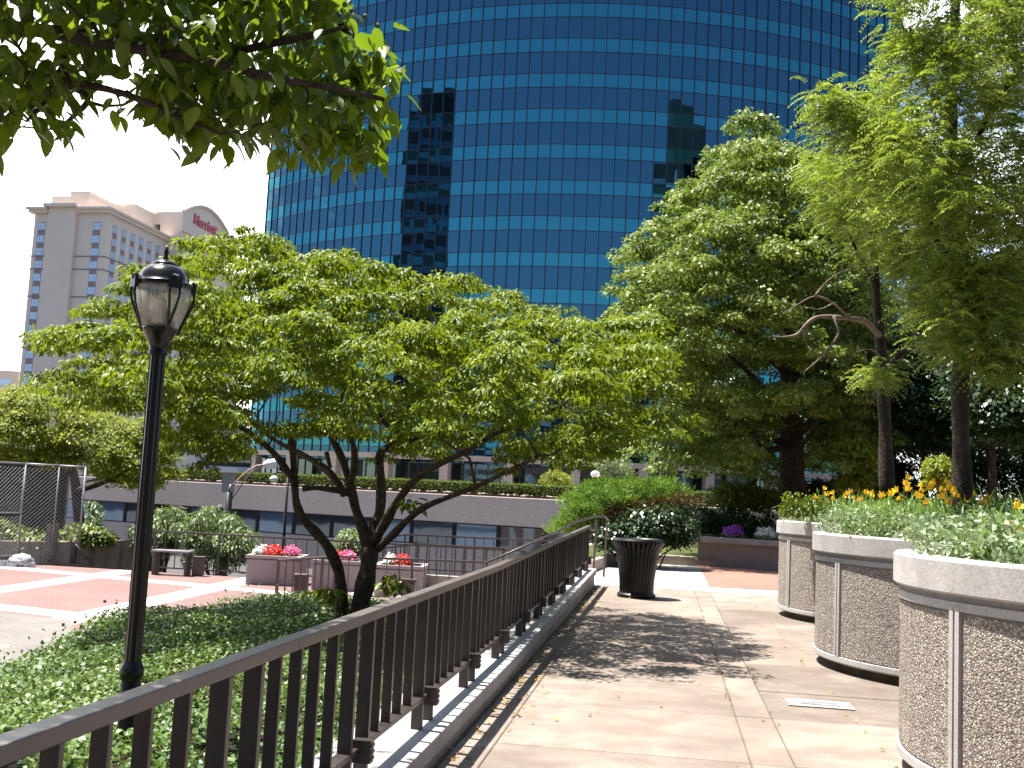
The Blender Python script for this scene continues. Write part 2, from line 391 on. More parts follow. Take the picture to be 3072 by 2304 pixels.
pl = [(-40,-9), tuple(F(UW0,-9,0)[:2]), tuple(F(UW0,29.0,0)[:2]), (back1[0],back1[1]), (back0[0],back0[1]), (-40,31.5)]
b = MB(); b.prism(pl, -3.2, PZ); struct(b.build('plaza', M['plaza']))

# grey pavers at the near left corner of the plaza
M['pavers'] = brick_mat('grey_pavers', .1, (.175,.16,.145), (.15,.138,.125), (.10,.092,.085))
q = [on(-700,1795,PZ), on(0,1838,PZ), on(215,1861,PZ), on(215,2150,PZ), on(-700,2250,PZ)]
b = MB(); b.prism([(p[0],p[1]) for p in q][::-1], PZ+.004, PZ+.006); struct(b.build('paver_strip', M['pavers']))
# small metal cover set in the paving
c = on(2458, 2114, 0); t = thing('utility_cover', 'small scuffed pale metal utility cover set in the paving left of the nearest planter', 'utility cover', (c[0], c[1], .003))
ax = (np.array([CA,-SA,0]), np.array([SA,CA,0]), np.array([0,0,1.]))
b = MB(); b.box((c[0],c[1],.005), (.50,.30,.006), ax); b.build('frame', concrete('cement_patch', (.50,.47,.44), (.40,.37,.34), 6, speck=30), t)
b = MB(); b.box((c[0],c[1],.0105), (.30,.17,.005), ax); 
for k in range(5): b.box(np.array([c[0],c[1],.014])+ax[0]*(-.1+.05*k), (.012,.13,.002), ax)
b.build('lid', M['galv'], t)
# low wall under the rail: coping over a wall body, rising very slightly with the ground
def zc(v): return .17 + max(0., v-9)*.0115
t = thing('low_wall', 'low pale concrete wall with a wider coping, carrying the brown rail along the walkway', 'wall', F((UW0+UW1)/2, 6, 0))
b = MB()
vsx = [-8, 0, 9, 12, 16, V_END]
for i in range(len(vsx)-1):
    v0, v1 = vsx[i], vsx[i+1]; z0, z1 = zc(v0), zc(v1)
    b.hexa([F(UW0,v0,z0-.10),F(UW1,v0,z0-.10),F(UW1,v1,z1-.10),F(UW0,v1,z1-.10),F(UW0,v0,z0),F(UW1,v0,z0),F(UW1,v1,z1),F(UW0,v1,z1)])
b.build('coping', M['coping'], t, bevel=.008)
b = MB(); b.uvz(UW0+.04, UW1-.025, -8, V_END-.08, -3.2, .068); b.uvz(UW0+.045, UW1-.03, 12, V_END-.085, .069, .155); b.build('wall_body', M['low_wall'], t)

# ------------------------------------------------------------------ the long terrace rail
def shared(name, me, parent, loc, rz=0.0):
    o = bpy.data.objects.new(name, me); link(o, parent); o.location = Vector([float(c) for c in (np.array(loc)-world_loc(parent))]); o.rotation_euler = (0,0,rz); return o
def mesh_of(mb, name, mat, bevel=0):
    me = bpy.data.meshes.new(name); me.from_pydata(mb.v, [], mb.f)
    for m in (mat if isinstance(mat, (list, tuple)) else [mat]): me.materials.append(m)
    if isinstance(mat, (list, tuple)): me.polygons.foreach_set('material_index', mb.m)
    me.update()
    if bevel:
        import bmesh
        bm = bmesh.new(); bm.from_mesh(me); bmesh.ops.bevel(bm, geom=bm.edges[:], offset=bevel, segments=2, affect='EDGES', profile=.5); bm.to_mesh(me); bm.free()
    return me
UR = -1.36
rail = thing('handrail', 'long dark brown flat bar rail along the walkway, nearest of all the rails', 'railing', F(UR, 6, zc(6)))
def zr(v): return zc(v) + .775
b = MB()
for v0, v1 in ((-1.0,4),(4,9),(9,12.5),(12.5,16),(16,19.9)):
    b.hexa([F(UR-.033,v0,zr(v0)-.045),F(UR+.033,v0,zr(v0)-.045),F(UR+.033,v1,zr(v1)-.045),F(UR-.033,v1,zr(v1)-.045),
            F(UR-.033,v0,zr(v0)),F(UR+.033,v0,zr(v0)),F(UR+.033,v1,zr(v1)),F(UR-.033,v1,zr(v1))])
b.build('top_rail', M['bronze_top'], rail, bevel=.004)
b = MB()
for v0, v1 in ((-1.0,9),(9,12.5),(12.5,16),(16,19.8)):
    b.hexa([F(UR-.032,v0,zc(v0)+.155),F(UR+.032,v0,zc(v0)+.155),F(UR+.032,v1,zc(v1)+.155),F(UR-.032,v1,zc(v1)+.155),
            F(UR-.032,v0,zc(v0)+.18),F(UR+.032,v0,zc(v0)+.18),F(UR+.032,v1,zc(v1)+.18),F(UR-.032,v1,zc(v1)+.18)])
b.build('bottom_rail', M['bronze'], rail, bevel=.003)
post = mesh_of(MB().box((0,0,.365), (.064,.034,.73)), 'post', M['bronze'], .003)
bar = mesh_of(MB().box((0,0,.2747), (.048,.022,.5495)), 'baluster', M['bronze'], .002)
bx = MB().box((0,0,0), (.085,.06,.10))
for k in range(3): bx.box((.045,0,-.03+.028*k), (.006,.052,.014))
bracket = mesh_of(bx, 'bracket', M['bronze'])
v = -.9 + (4.87-.9) % 1.452
st = []
v = 4.82
while v > -0.9: v -= 1.452
v += 1.452
while v < 19.6:
    st.append(v); v += 1.452
for v in st:
    for dv in (0, .28):
        if v+dv < 19.85: shared('post', post, rail, F(UR, v+dv, zc(v+dv)), -RA)
    if v+.14 < 19.8: shared('bracket', bracket, rail, F(UR+.045, v+.14, zc(v)+.165), -RA)
    for dv in (.485,.71,.935,1.175):
        if v+dv < 19.7: shared('baluster', bar, rail, F(UR, v+dv, zc(v+dv)+.1805), -RA)

# ------------------------------------------------------------------ other rails
def fence_rail(name, label, pts, h=1.0, step=.2, post_every=7, low=.12, r=(.03,.04), group=None, mat=None, cat='railing'):
    """pts: base points; a flat top rail, a bottom rail, posts, balusters"""
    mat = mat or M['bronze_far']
    P = [np.array(p, float) for p in pts]
    t = thing(name, label, cat, P[0], group)
    b1, b2 = MB(), MB()
    pm = mesh_of(MB().box((0,0,h/2), (.05,.05,h)), 'post', mat)
    bm_ = mesh_of(MB().box((0,0,(h-low)/2), (.022,.022,h-low-.01)), 'baluster', mat)
    for i in range(len(P)-1):
        a, c = P[i], P[i+1]; d = c-a; ln = np.linalg.norm(d[:2]); hz = d/np.linalg.norm(d); sd = np.cross(hz, [0,0,1]); sd /= np.linalg.norm(sd); up = np.cross(sd, hz)
        mid = (a+c)/2
        b1.box(mid+np.array([0,0,h+.012]), (np.linalg.norm(d)+.03, .07, .045), (hz, sd, up))
        if low > 0: b2.box(mid+np.array([0,0,low]), (np.linalg.norm(d), .05, .035), (hz, sd, up))
        n = max(1, int(round(ln/step))); rz = math.atan2(d[1], d[0])
        for k in range(n+1):
            p = a + d*k/n
            if k % post_every == 0 or k == n:
                if not (k == 0 and i > 0): shared('post', pm, t, p, rz)
            elif low > 0: shared('baluster', bm_, t, p+np.array([0,0,low]), rz)
    b1.build('top_rail', mat, t)
    if low > 0: b2.build('bottom_rail', mat, t)
    return t
def pz(px, d, z): p = at(px, 1500, d); p[2] = z; return p
fence_rail('guard_rail', 'long brown rail along the back edge of the brick plaza, behind the flower boxes', [pz(474,30.0,PZ), pz(1640,28.8,PZ)], 1.07, .3, 6)
fence_rail('guard_rail', 'brown rail before the flower boxes, its near end sloping down by the forked trunk', [pz(849,22.4,PZ), pz(1020,24.6,PZ), pz(1470,25.2,PZ)], .95, .28, 6)
fence_rail('guard_rail', 'far brown stair rail standing on the upper landing before the low building windows', [pz(1110,30.6,PZ), pz(1222,30.8,-.72), pz(1290,30.9,-.72), pz(1660,30.2,-.68)], 1.04, .26, 5)
fence_rail('guard_rail', 'short brown stair rail close in front of the landing wall', [pz(1160,28.6,PZ), pz(1262,28.4,-.80), pz(1520,28.0,-.78)], .98, .26, 5)
# two bare posts with a bent tube at the end of the walkway
t = thing('stair_handrail', 'bent brown tube handrail on two thin posts left of the black litter bin', 'railing', pz(1790,21.5,0))
hp = [at(1455,1690,19.6), at(1607,1624,20.4), at(1734,1564,21.0), at(1788,1549,21.4), at(1815,1549,21.7), at(1826,1560,21.9)]
M_ = MB(); M_.tube(hp, .02, 6); M_.build('tube_rail', M['bronze'], t, smooth=True)
for px, d, top, bot in ((1792,21.5,1.14,-.01),(1824,22.4,1.10,-.01)):
    MB().tube([pz(px-4,d,bot), pz(px,d,top)], .024, 6).build('post', M['bronze_far'], t)

# landing and ramp between plaza and terrace end
t = thing('landing_wall', 'low tan concrete landing wall beside the stair, behind the long rail', 'wall', pz(1300,25.5,PZ))
def quadblock(mb, pts, z0, z1):
    mb.prism([(p[0], p[1]) for p in pts], z0, z1)
b = MB(); quadblock(b, [pz(1185,24.6,0), pz(1660,24.6,0), pz(1680,30.2,0), pz(1330,30.2,0)], PZ-.01, -.82); b.build('landing', M['pale_paving'], t)
b = MB(); quadblock(b, [pz(1290,27.4,0), pz(1655,27.0,0), pz(1655,27.3,0), pz(1290,27.7,0)], -.819, -.50); quadblock(b, [pz(1188,25.2,0), pz(1206,25.2,0), pz(1300,27.69,0), pz(1290,27.69,0)], PZ, -.55); b.build('kerb', M['low_wall'], t)
# kerb at the end of the walkway
t = thing('kerb', 'low pale concrete kerb edging the shrub bed behind the litter bin', 'kerb', pz(1900,28.5,0))
b = MB(); quadblock(b, [pz(1770,24.0,0), pz(1790,23.8,0), pz(1865,28.6,0), pz(1850,28.9,0)], -.4, .24); quadblock(b, [pz(1852,28.6,0), pz(2090,28.0,0), pz(2090,28.3,0), pz(1853,28.9,0)], -.4, .235)
b.build('kerb_stone', M['low_wall'], t, bevel=.02)
# bench-like concrete flower trough
t = thing('flower_trough', 'long low concrete trough with a projecting cap, purple and white flowers in it', 'planter', pz(2200,28.3,0))
p0, p1 = at(2078,1600,28.4), at(2420,1600,27.3); d = (p1-p0); d[2] = 0; ln = np.linalg.norm(d); d /= ln; sd = np.array([-d[1], d[0], 0]); zz = np.array([0,0,1.])
mid = (p0+p1)/2
def tb(mb, z0, z1, dep, ext, shift=0): mb.box(np.array([mid[0],mid[1],(z0+z1)/2])+sd*(.45+shift), (ln+ext, dep, z1-z0), (d, sd, zz))
b = MB(); tb(b, 0, .14, .9, -.1); tb(b, .14, .60, .74, -.25); b.build('body', M['low_wall'], t)
b = MB(); tb(b, .60, .75, .98, .05); b.build('cap', M['coping'], t, bevel=.015)
b = MB(); tb(b, .751, .77, .6, -.3); b.build('soil', M['soil'], t)
TROUGH = (mid + sd*.45, d, sd)

# ------------------------------------------------------------------ round planters
RIBS = {}
def rib_mesh(h):
    if h not in RIBS: RIBS[h] = mesh_of(MB().box((0,0,0), (.028,.034,h)), 'rib', M['planter_rim'])
    return RIBS[h]
def planter(loc, z_rim, label, seams, phase):
    cx, cy = loc; Rr = 1.8
    t = thing('round_planter', label, 'planter', (cx, cy, 0), 'round concrete planters along the walkway')
    b = MB(); b.lathe([(Rr-.16, -.004),(Rr-.16,.09)], loc, 96); b.build('plinth', M['joint'], t, smooth='auto')
    zt = z_rim-.19
    b = MB(); b.lathe([(Rr-.02,.09),(Rr-.005,.105),(Rr-.005,.15),(Rr-.03,.155),(Rr-.03,zt-.085),(Rr-.005,zt-.08),(Rr-.005,zt-.035),(Rr-.03,zt-.03),(Rr-.03,zt)], loc, 128)
    b.build('drum', M['planter_rim'], t, smooth='auto')
    b = MB()                                           # pebble faced panels between smooth strips
    for k in range(seams):
        g0, g1 = phase + 2*math.pi*k/seams + .035, phase + 2*math.pi*(k+1)/seams - .035
        n = 14; vs = []
        for i in range(n+1):
            g = g0 + (g1-g0)*i/n
            for z in (.165, zt-.095): vs.append((cx+(Rr-.018)*math.cos(g), cy+(Rr-.018)*math.sin(g), z))
        m0 = len(vs)
        for i in range(n+1):
            g = g0 + (g1-g0)*i/n
            for z in (.165, zt-.095): vs.append((cx+(Rr-.06)*math.cos(g), cy+(Rr-.06)*math.sin(g), z))
        fs = [(2*i, 2*i+2, 2*i+3, 2*i+1) for i in range(n)]
        fs += [(2*i+1, 2*i+3, m0+2*i+3, m0+2*i+1) for i in range(n)] + [(0,1,m0+1,m0), (2*n, m0+2*n, m0+2*n+1, 2*n+1)]
        b.add(vs, fs)
    b.build('pebble_panels', M['aggregate'], t, smooth='auto')
    for k in range(seams):                              # two thin ribs either side of each joint
        g = phase + 2*math.pi*k/seams
        for s in (-.014, .014):
            e = np.array([math.cos(g+s), math.sin(g+s), 0])
            if e[1] < .5 and e[0] < .6: shared('rib', rib_mesh(round(zt-.22, 3)), t, np.array([cx,cy,(zt-.03+.13)/2])+e*(Rr-.017), g+s)
    b = MB(); b.lathe([(Rr-.05,zt),(Rr+.012,zt+.001),(Rr+.024,zt+.014),(Rr+.024,z_rim-.016),(Rr+.010,z_rim),(Rr-.17,z_rim),(Rr-.19,z_rim-.015),(Rr-.19,z_rim-.14)], loc, 128)
    o = b.build('rim', M['planter_rim'], t, smooth='auto')
    b = MB(); b.lathe([(Rr-.188,z_rim-.2),(Rr-.188,z_rim-.08),(.001,z_rim-.03)], loc, 48); b.build('soil', M['soil'], t)
    return t
P1, P2, P3 = (4.15,6.32), (4.95,11.02), (5.79,15.98)
def seam_phase(loc, px, n):
    # angle of the point on the drum that the joint at this picture column shows
    for k in range(3600):
        g = math.pi*.5 + k/3600*2*math.pi
        e = np.array([loc[0]+1.79*math.cos(g), loc[1]+1.79*math.sin(g)])
        if math.cos(g)*e[0] + math.sin(g)*e[1] < 0:
            pr = 1536 + 3300*e[0]/(e[1]) ; 
            if abs(pr - px) < 1.2: return g
    return 0.0
planter(P1, 1.287, 'nearest round pebble-faced concrete planter, cut by the right edge', 8, seam_phase(P1, 2878, 8))
planter(P2, 1.30, 'middle one of the round pebble-faced concrete planters', 8, seam_phase(P2, 2530, 8))
planter(P3, 1.36, 'farthest and narrowest-looking round pebble-faced planter, its rim with dark cracks', 8, seam_phase(P3, 2383, 8))

# ------------------------------------------------------------------ litter bin
bl = on(1914, 1796, 0); bl = (float(bl[0]), float(bl[1])+.25)
t = thing('litter_bin', 'black steel slatted litter bin with a flared top, standing at the end of the walkway', 'litter bin', (bl[0], bl[1], 0))
b = MB(); b.lathe([(.23,.03),(.245,.06),(.285,.5),(.335,.86),(.31,.87),(.26,.55),(.22,.08)], bl, 32); b.build('liner', M['black_steel'], t, smooth=True)
b = MB(); b.lathe([(.30,.0),(.31,.02),(.31,.05),(.28,.075),(.23,.06),(.23,.0)], bl, 36); b.build('base_ring', M['black_steel'], t, smooth='auto')
b = MB(); b.lathe([(.345,.88),(.375,.87),(.405,.88),(.415,.905),(.395,.935),(.35,.94),(.325,.92),(.325,.89)], bl, 40); b.lathe([(.330,.61),(.342,.61),(.342,.66),(.330,.66)], bl, 36); b.build('rim', M['black_steel'], t, smooth='auto')
b = MB(); ns = 32
for k in range(ns):
    g = 2*math.pi*(k+.5)/ns; e = np.array([math.cos(g), math.sin(g), 0]); tn = np.array([-e[1], e[0], 0])
    prof = [(.288,.03),(.265,.10),(.277,.30),(.315,.58),(.335,.70),(.362,.79),(.428,.875),(.425,.90)]
    vs = []
    for r_, z_ in prof:
        for s_, o_ in ((-1,0),(1,0),(1,.007),(-1,.007)): vs.append(np.array([bl[0],bl[1],z_])+e*(r_+o_)+tn*s_*.024)
    fs = []
    for i in range(len(prof)-1):
        for j in range(4): fs.append((4*i+j, 4*i+(j+1)%4, 4*i+4+(j+1)%4, 4*i+4+j))
    fs += [(3,2,1,0), tuple(4*len(prof)-4+j for j in range(4))]
    b.add(vs, fs)
b.build('slats', M['black_steel'], t)

# ------------------------------------------------------------------ street lamp
lp = at(480, 989, 7.0); LZ = float(lp[2]); lc = (float(lp[0]), float(lp[1]))
t = thing('street_lamp', 'black cast-iron street lamp with a domed glass lantern and a pointed finial', 'street lamp', (lc[0], lc[1], -.9))
b = MB(); b.lathe([(.12,-.95),(.12,-.80),(.09,-.76),(.062,-.70),(.060,.25),(.056,.265)], lc, 36, .02, 12); b.build('pedestal', M['black_iron'], t, smooth='auto')
b = MB(); b.lathe([(.058,.255),(.068,.27),(.073,.295),(.073,.325),(.066,.345),(.058,.36),(.054,.375)], lc, 32); b.build('collar', M['black_iron'], t, smooth='auto')
b = MB(); b.lathe([(.052,.37),(.052,1.3),(.050,LZ-.36),(.048,LZ-.15)], lc, 48, .045, 12); b.build('pole', M['black_iron'], t, smooth='auto')
b = MB(); b.lathe([(.050,LZ-.17),(.06,LZ-.16),(.058,LZ-.14),(.055,LZ-.12),(.075,LZ-.07),(.105,LZ-.01),(.115,LZ+.0),(.108,LZ+.012)], lc, 32); b.build('lantern_cup', M['black_iron'], t, smooth='auto')
gm, gt = new_mat('ribbed_lantern_glass')
wv = N(gt, 'ShaderNodeTexWave', {'Vector': obj_co(gt), 'Scale': 0.0})
sp = N(gt, 'ShaderNodeSeparateXYZ', {0: obj_co(gt)})
angn = math_n(gt, 'SINE', math_n(gt, 'MULTIPLY', math_n(gt, 'ARCTAN2', sp.outputs[1], sp.outputs[0]), 64.0))
gb = N(gt, 'ShaderNodeBump', {'Strength': .5, 'Distance': .004, 'Height': angn})
tp = N(gt, 'ShaderNodeBsdfTransparent', {'Color': (.82,.80,.76,1)}); gl = N(gt, 'ShaderNodeBsdfGlossy', {'Color': (.9,.92,.95,1), 'Roughness': .12, 'Normal': gb.outputs[0]}); df = N(gt, 'ShaderNodeBsdfTranslucent', {'Color': (.62,.58,.53,1), 'Normal': gb.outputs[0]})
dd = N(gt, 'ShaderNodeBsdfDiffuse', {'Color': (.40,.37,.34,1), 'Normal': gb.outputs[0]})
x1 = N(gt, 'ShaderNodeMixShader', {0: .5, 1: df.outputs[0], 2: dd.outputs[0]}); x2 = N(gt, 'ShaderNodeMixShader', {0: .52, 1: x1.outputs[0], 2: tp.outputs[0]}); x3 = N(gt, 'ShaderNodeMixShader', {0: .16, 1: x2.outputs[0], 2: gl.outputs[0]})
N(gt, 'ShaderNodeOutputMaterial', {'Surface': x3.outputs[0]})
b = MB(); b.lathe([(.106,LZ+.005),(.135,LZ+.07),(.162,LZ+.15),(.173,LZ+.21),(.170,LZ+.283)], lc, 48); gl_o = b.build('glass_globe', gm, t, smooth=True)
b = MB(); b.lathe([(.085,LZ+.0),(.085,LZ+.09),(.055,LZ+.12),(.03,LZ+.125),(.028,LZ+.20),(.001,LZ+.215)], lc, 24); b.build('bulb_holder', M['galv'], t, smooth='auto')
for k in range(4):
    b = MB()
    g = R(-51 + 90*k); e = np.array([math.cos(g), math.sin(g), 0]); tn = np.array([-e[1], e[0], 0])
    for side in (-1, 1):                                # each rib forks upward
        pr = [(.118,-.02,0.0),(.15,.07,.012),(.182,.15,.024),(.196,.22,.034),(.192,.262,.03)]
        b.tube([np.array([lc[0],lc[1],LZ+z_])+e*r_+tn*side*w_ for r_, z_, w_ in pr], .0085, 6)
    b.box(np.array([lc[0],lc[1],LZ+.285])+e*.190, (.026,.084,.07), (e, tn, (0,0,1)))
    b.tube([np.array([lc[0],lc[1],LZ+.315])+e*.185, np.array([lc[0],lc[1],LZ+.335])+e*.196], [.030,.020], 10)
    b.build('rib', M['black_iron'], t)
b = MB(); b.lathe([(.176,LZ+.272),(.180,LZ+.285),(.178,LZ+.30),(.165,LZ+.31),(.160,LZ+.325),(.150,LZ+.358),(.128,LZ+.39),(.095,LZ+.412),(.075,LZ+.418),(.084,LZ+.421),(.080,LZ+.430),(.05,LZ+.448),(.02,LZ+.460)], lc, 48); b.build('hood', M['black_iron'], t, smooth='auto')
b = MB(); b.lathe([(.018,LZ+.455),(.022,LZ+.468),(.012,LZ+.478),(.016,LZ+.495),(.017,LZ+.51),(.010,LZ+.53),(.001,LZ+.555)], lc, 16); b.build('finial', M['black_iron'], t, smooth=True)
# ------------------------------------------------------------------ glass tower
def glass(name, col, rough=.015, bump=.02, sc=.22, dark=(.01,.02,.03), refl=.8):
    m, t = new_mat(name); co = obj_co(t)
    n = noise(t, co, sc, 2, .4); bn = N(t, 'ShaderNodeBump', {'Strength': bump, 'Distance': .5, 'Height': n})
    gl_ = N(t, 'ShaderNodeBsdfGlossy', {'Color': c4(col), 'Roughness': rough, 'Normal': bn.outputs[0]})
    df_ = N(t, 'ShaderNodeBsdfDiffuse', {'Color': c4(dark)})
    N(t, 'ShaderNodeOutputMaterial', {'Surface': N(t, 'ShaderNodeMixShader', {0: refl, 1: df_.outputs[0], 2: gl_.outputs[0]}).outputs[0]}); return m
M['vision'] = glass('teal_mirror_glass', (.048,.235,.305), dark=(.012,.036,.045), refl=.85)
M['spandrel'] = glass('blue_mirror_glass', (.05,.140,.205), dark=(.009,.018,.030), refl=.85)
M['mullion'] = plain('dark_mullion', (.022,.02,.03), (.015,.014,.02), 4, .4, .2)
M['lobby_glass'] = glass('lobby_glass', (.30,.42,.42), .03, .02, .3, (.02,.025,.025), .4)
M['tower_concrete'] = concrete('tower_column_concrete', (.30,.25,.23), (.24,.20,.19), .3, speck=8)
TC, TR = np.array([11.0, 168.5]), 55.5
TA0, TA1 = R(-49.4), R(35.4)
NB = 60
ang = [TA0 + (TA1-TA0)*i/NB for i in range(NB+1)]
arc = [np.array([TC[0]+TR*math.sin(g), TC[1]-TR*math.cos(g)]) for g in ang]
tower = thing('office_tower', 'curved blue glass office tower rising behind the trees, banded in teal and dark blue', 'office building', (12.9, 113, 1))
VT = [27.3 + 3.9*k for k in range(-5, 11)]
rr = random.Random(3)
def band(name, mat, z0, z1):
    V = []; Fc = []
    for i in range(NB):
        a, c = arc[i], arc[i+1]; nn = np.array([a[1]-c[1], c[0]-a[0]]); nn = -nn/np.linalg.norm(nn); nn = nn if nn[1] < 0 else -nn
        j = [rr.uniform(-.006, .006) for _ in range(3)]; k = len(V)
        for p, z, o_ in ((a, z0, j[0]), (c, z0, j[1]), (c, z1, j[2]), (a, z1, j[0]+j[2]-j[1])):
            V.append((p[0]+nn[0]*o_, p[1]+nn[1]*o_, z))
        Fc.append((k, k+1, k+2, k+3))
    mb_ = MB(); mb_.add(V, Fc); return mb_.build(name, mat, tower)
for i, zt in enumerate(VT):
    band('window_band', M['vision'], zt-1.53, zt)
    if i+1 < len(VT): band('spandrel_band', M['spandrel'], zt, zt+3.9-1.53)
band('spandrel_band', M['spandrel'], VT[0]-3.0, VT[0]-1.53)
zb, ztop = VT[0]-3.0, VT[-1]
mm = MB()
for i in range(NB+1):
    p = arc[i]; e = np.array([math.sin(ang[i]), -math.cos(ang[i]), 0]); tn = np.array([math.cos(ang[i]), math.sin(ang[i]), 0])
    mm.box(np.array([p[0],p[1],(zb+ztop)/2])+e*.03, (.10,.12,ztop-zb), (tn, e, (0,0,1)))
for zt in VT:
    for z in (zt, zt-1.53):
        for i in range(NB):
            a, c = arc[i], arc[i+1]; gmid = (ang[i]+ang[i+1])/2
            e = np.array([math.sin(gmid), -math.cos(gmid), 0]); tn = np.array([math.cos(gmid), math.sin(gmid), 0])
            m_ = (a+c)/2; mm.box(np.array([m_[0],m_[1],z])+e*.02, (np.linalg.norm(c-a)-.08,.06,.06), (tn, e, (0,0,1)))
mm.build('mullion_grid', M['mullion'], tower)
# the far curved side, so the tower is whole
A, B = arc[0], arc[-1]; ch = (B-A)/np.linalg.norm(B-A); cn = np.array([-ch[1], ch[0]])
back = [p + 2*cn*(-float((p-A)@cn)) for p in arc]
bb = MB(); poly = [tuple(p) for p in arc[::1]]; V = []; Fc = []
for i in range(NB+1): V += [(back[i][0],back[i][1],zb),(back[i][0],back[i][1],ztop)]
Fc = [(2*i,2*i+1,2*i+3,2*i+2) for i in range(NB)]
bb.add(V, Fc); bb.build('rear_glass', M['spandrel'], tower)
rf = MB(); rf.add([(p[0],p[1],ztop+.02) for p in arc]+[(p[0],p[1],ztop+.02) for p in back[::-1]], [tuple(range(2*(NB+1)))])
rf.add([(p[0],p[1],zb-.02) for p in arc]+[(p[0],p[1],zb-.02) for p in back[::-1]], [tuple(range(2*(NB+1)))]); rf.build('roof', M['mullion'], tower)
# lobby storey
lb = MB()
for i in range(NB):
    g0, g1 = ang[i], ang[i+1]; r_ = TR-1.6
    p = [(TC[0]+r_*math.sin(g), TC[1]-r_*math.cos(g)) for g in (g0, g1)]
    lb.add([(p[0][0],p[0][1],-3.2),(p[1][0],p[1][1],-3.2),(p[1][0],p[1][1],zb),(p[0][0],p[0][1],zb)], [(0,1,2,3)])
lb.build('lobby_glazing', M['lobby_glass'], tower)
lm = MB()
for i in range(0, NB+1):
    r_ = TR-1.55; g_ = ang[i]; e = np.array([math.sin(g_), -math.cos(g_), 0]); tn = np.array([math.cos(g_), math.sin(g_), 0])
    lm.box(np.array([TC[0],TC[1],0])+e*r_+np.array([0,0,(zb-1)/2]), (.08,.1,zb+1), (tn, e, (0,0,1)))
lm.build('lobby_mullions', M['mullion'], tower)
colm = mesh_of(MB().box((0,0,2.15), (.95,.95,4.3)), 'column', M['tower_concrete'], .03)
for i in range(2, NB, 5):
    g_ = ang[i]; r_ = TR+.4; shared('column', colm, tower, (TC[0]+r_*math.sin(g_), TC[1]-r_*math.cos(g_), .7), g_)
beam = MB()
for i in range(NB):
    gmid = (ang[i]+ang[i+1])/2; e = np.array([math.sin(gmid), -math.cos(gmid), 0]); tn = np.array([math.cos(gmid), math.sin(gmid), 0])
    beam.box(np.array([TC[0],TC[1],5.3])+e*(TR+.35), ((TR+.85)*(ang[1]-ang[0]), 1.0, .55), (tn, e, (0,0,1)))
beam.build('beam', M['tower_concrete'], tower)
def text_mesh(name, body, size, origin, X, Y, mat, parent, depth=.1, shear=0, bold=0.0):
    cu = bpy.data.curves.new('lettering', 'FONT'); cu.body = body; cu.size = size; cu.extrude = depth; cu.shear = shear; cu.offset = bold; cu.resolution_u = 4
    tmp = bpy.data.objects.new('lettering', cu); COL.objects.link(tmp)
    dg = bpy.context.evaluated_depsgraph_get(); dg.update()
    me = bpy.data.meshes.new_from_object(tmp.evaluated_get(dg)); bpy.data.objects.remove(tmp)
    me.name = name; me.materials.clear(); me.materials.append(mat)
    o = link(bpy.data.objects.new(name, me), parent)
    X = Vector(X).normalized(); Y = Vector(Y).normalized(); Z = X.cross(Y)
    Mx = Matrix((X, Y, Z)).transposed().to_4x4(); me.transform(Mx)
    o.location = Vector([float(c) for c in (np.array(origin)-world_loc(parent))]); return o
# sign behind the lobby glass
d_ = at(1625, 1396, 114.2); M['sign_pale'] = plain('pale_letters', (.5,.52,.52), None, 4, .5)
sgn = thing('sign_board', 'dark sign board with small pale capital letters by the tower lobby glass', 'sign', d_-np.array([0,0,.6]))
b = MB(); b.box(d_+np.array([1.9,.25,.3]), (7.2,.2,2.4)); b.build('board', M['mullion'], sgn)
text_mesh('lettering', 'PHOENIX', 1.05, d_+np.array([-.5,.10,.0]), (1,0,0), (0,0,1), M['sign_pale'], sgn, .03)

# ------------------------------------------------------------------ hotel, far left
M['hotel_wall'] = concrete('precast_wall', (.74,.62,.53), (.69,.575,.49), .05, stain=(.64,.53,.45), speck=2, sp=.08)
M['hotel_panel'] = concrete('mauve_precast', (.30,.235,.235), (.27,.21,.21), .06, speck=2, sp=.08)
M['hotel_glass'] = glass('hotel_window_glass', (.62,.80,1.0), .05, .03, .5, (.46,.60,.78), .22)
M['hotel_frame'] = plain('pale_window_frame', (.60,.60,.62), None, 3, .5)
HP = np.array([-94.2, 247.0]); HE = np.array([.982, -.188]); HD = np.array([.188, .982])
def H(e, s, z): q = HP + HE*e + HD*s; return np.array([q[0], q[1], z])
hotel = thing('hotel_building', 'tall beige hotel tower far on the left with an arched parapet and red lettering', 'hotel', H(-9, 10, -3.2))
def hbox(mb, e0, e1, s0, s1, z0, z1):
    return mb.hexa([H(e,s,z) for z in (z0,z1) for e, s in ((e0,s0),(e1,s0),(e1,s1),(e0,s1))])
RZ = 61.6
b = MB(); hbox(b, -18.6, 0, 0, 75, -3.2, RZ); b.build('wall', M['hotel_wall'], hotel)
b = MB(); hbox(b, -14.6, -7.6, -.9, -.0, -3.2, RZ+1.2); hbox(b, -14.4, -7.8, -.95, -.901, 47.5, 48.2); hbox(b, -14.4, -7.8, -.95, -.901, 51.0, 51.6); b.build('bay', M['hotel_wall'], hotel)
b = MB(); hbox(b, -19.6, -14.9, -1.1, 30, RZ, RZ+.7); hbox(b, -20.1, -14.9, -1.7, 30, RZ+.7, RZ+1.2); hbox(b, -7.3, .9, -1.1, 27, RZ, RZ+.7); hbox(b, -7.3, 1.4, -1.7, 27, RZ+.7, RZ+1.2)
hbox(b, -15.3, -7.0, -2.2, 0, RZ+1.201, RZ+1.9); b.build('cornice', M['hotel_wall'], hotel)
b = MB(); hbox(b, -15.5, -6.0, 1.2, 17, RZ+.5, 66.0); hbox(b, -11.0, -6.2, 1.5, 16.5, 66.0, 67.3); b.build('penthouse', M['hotel_wall'], hotel)
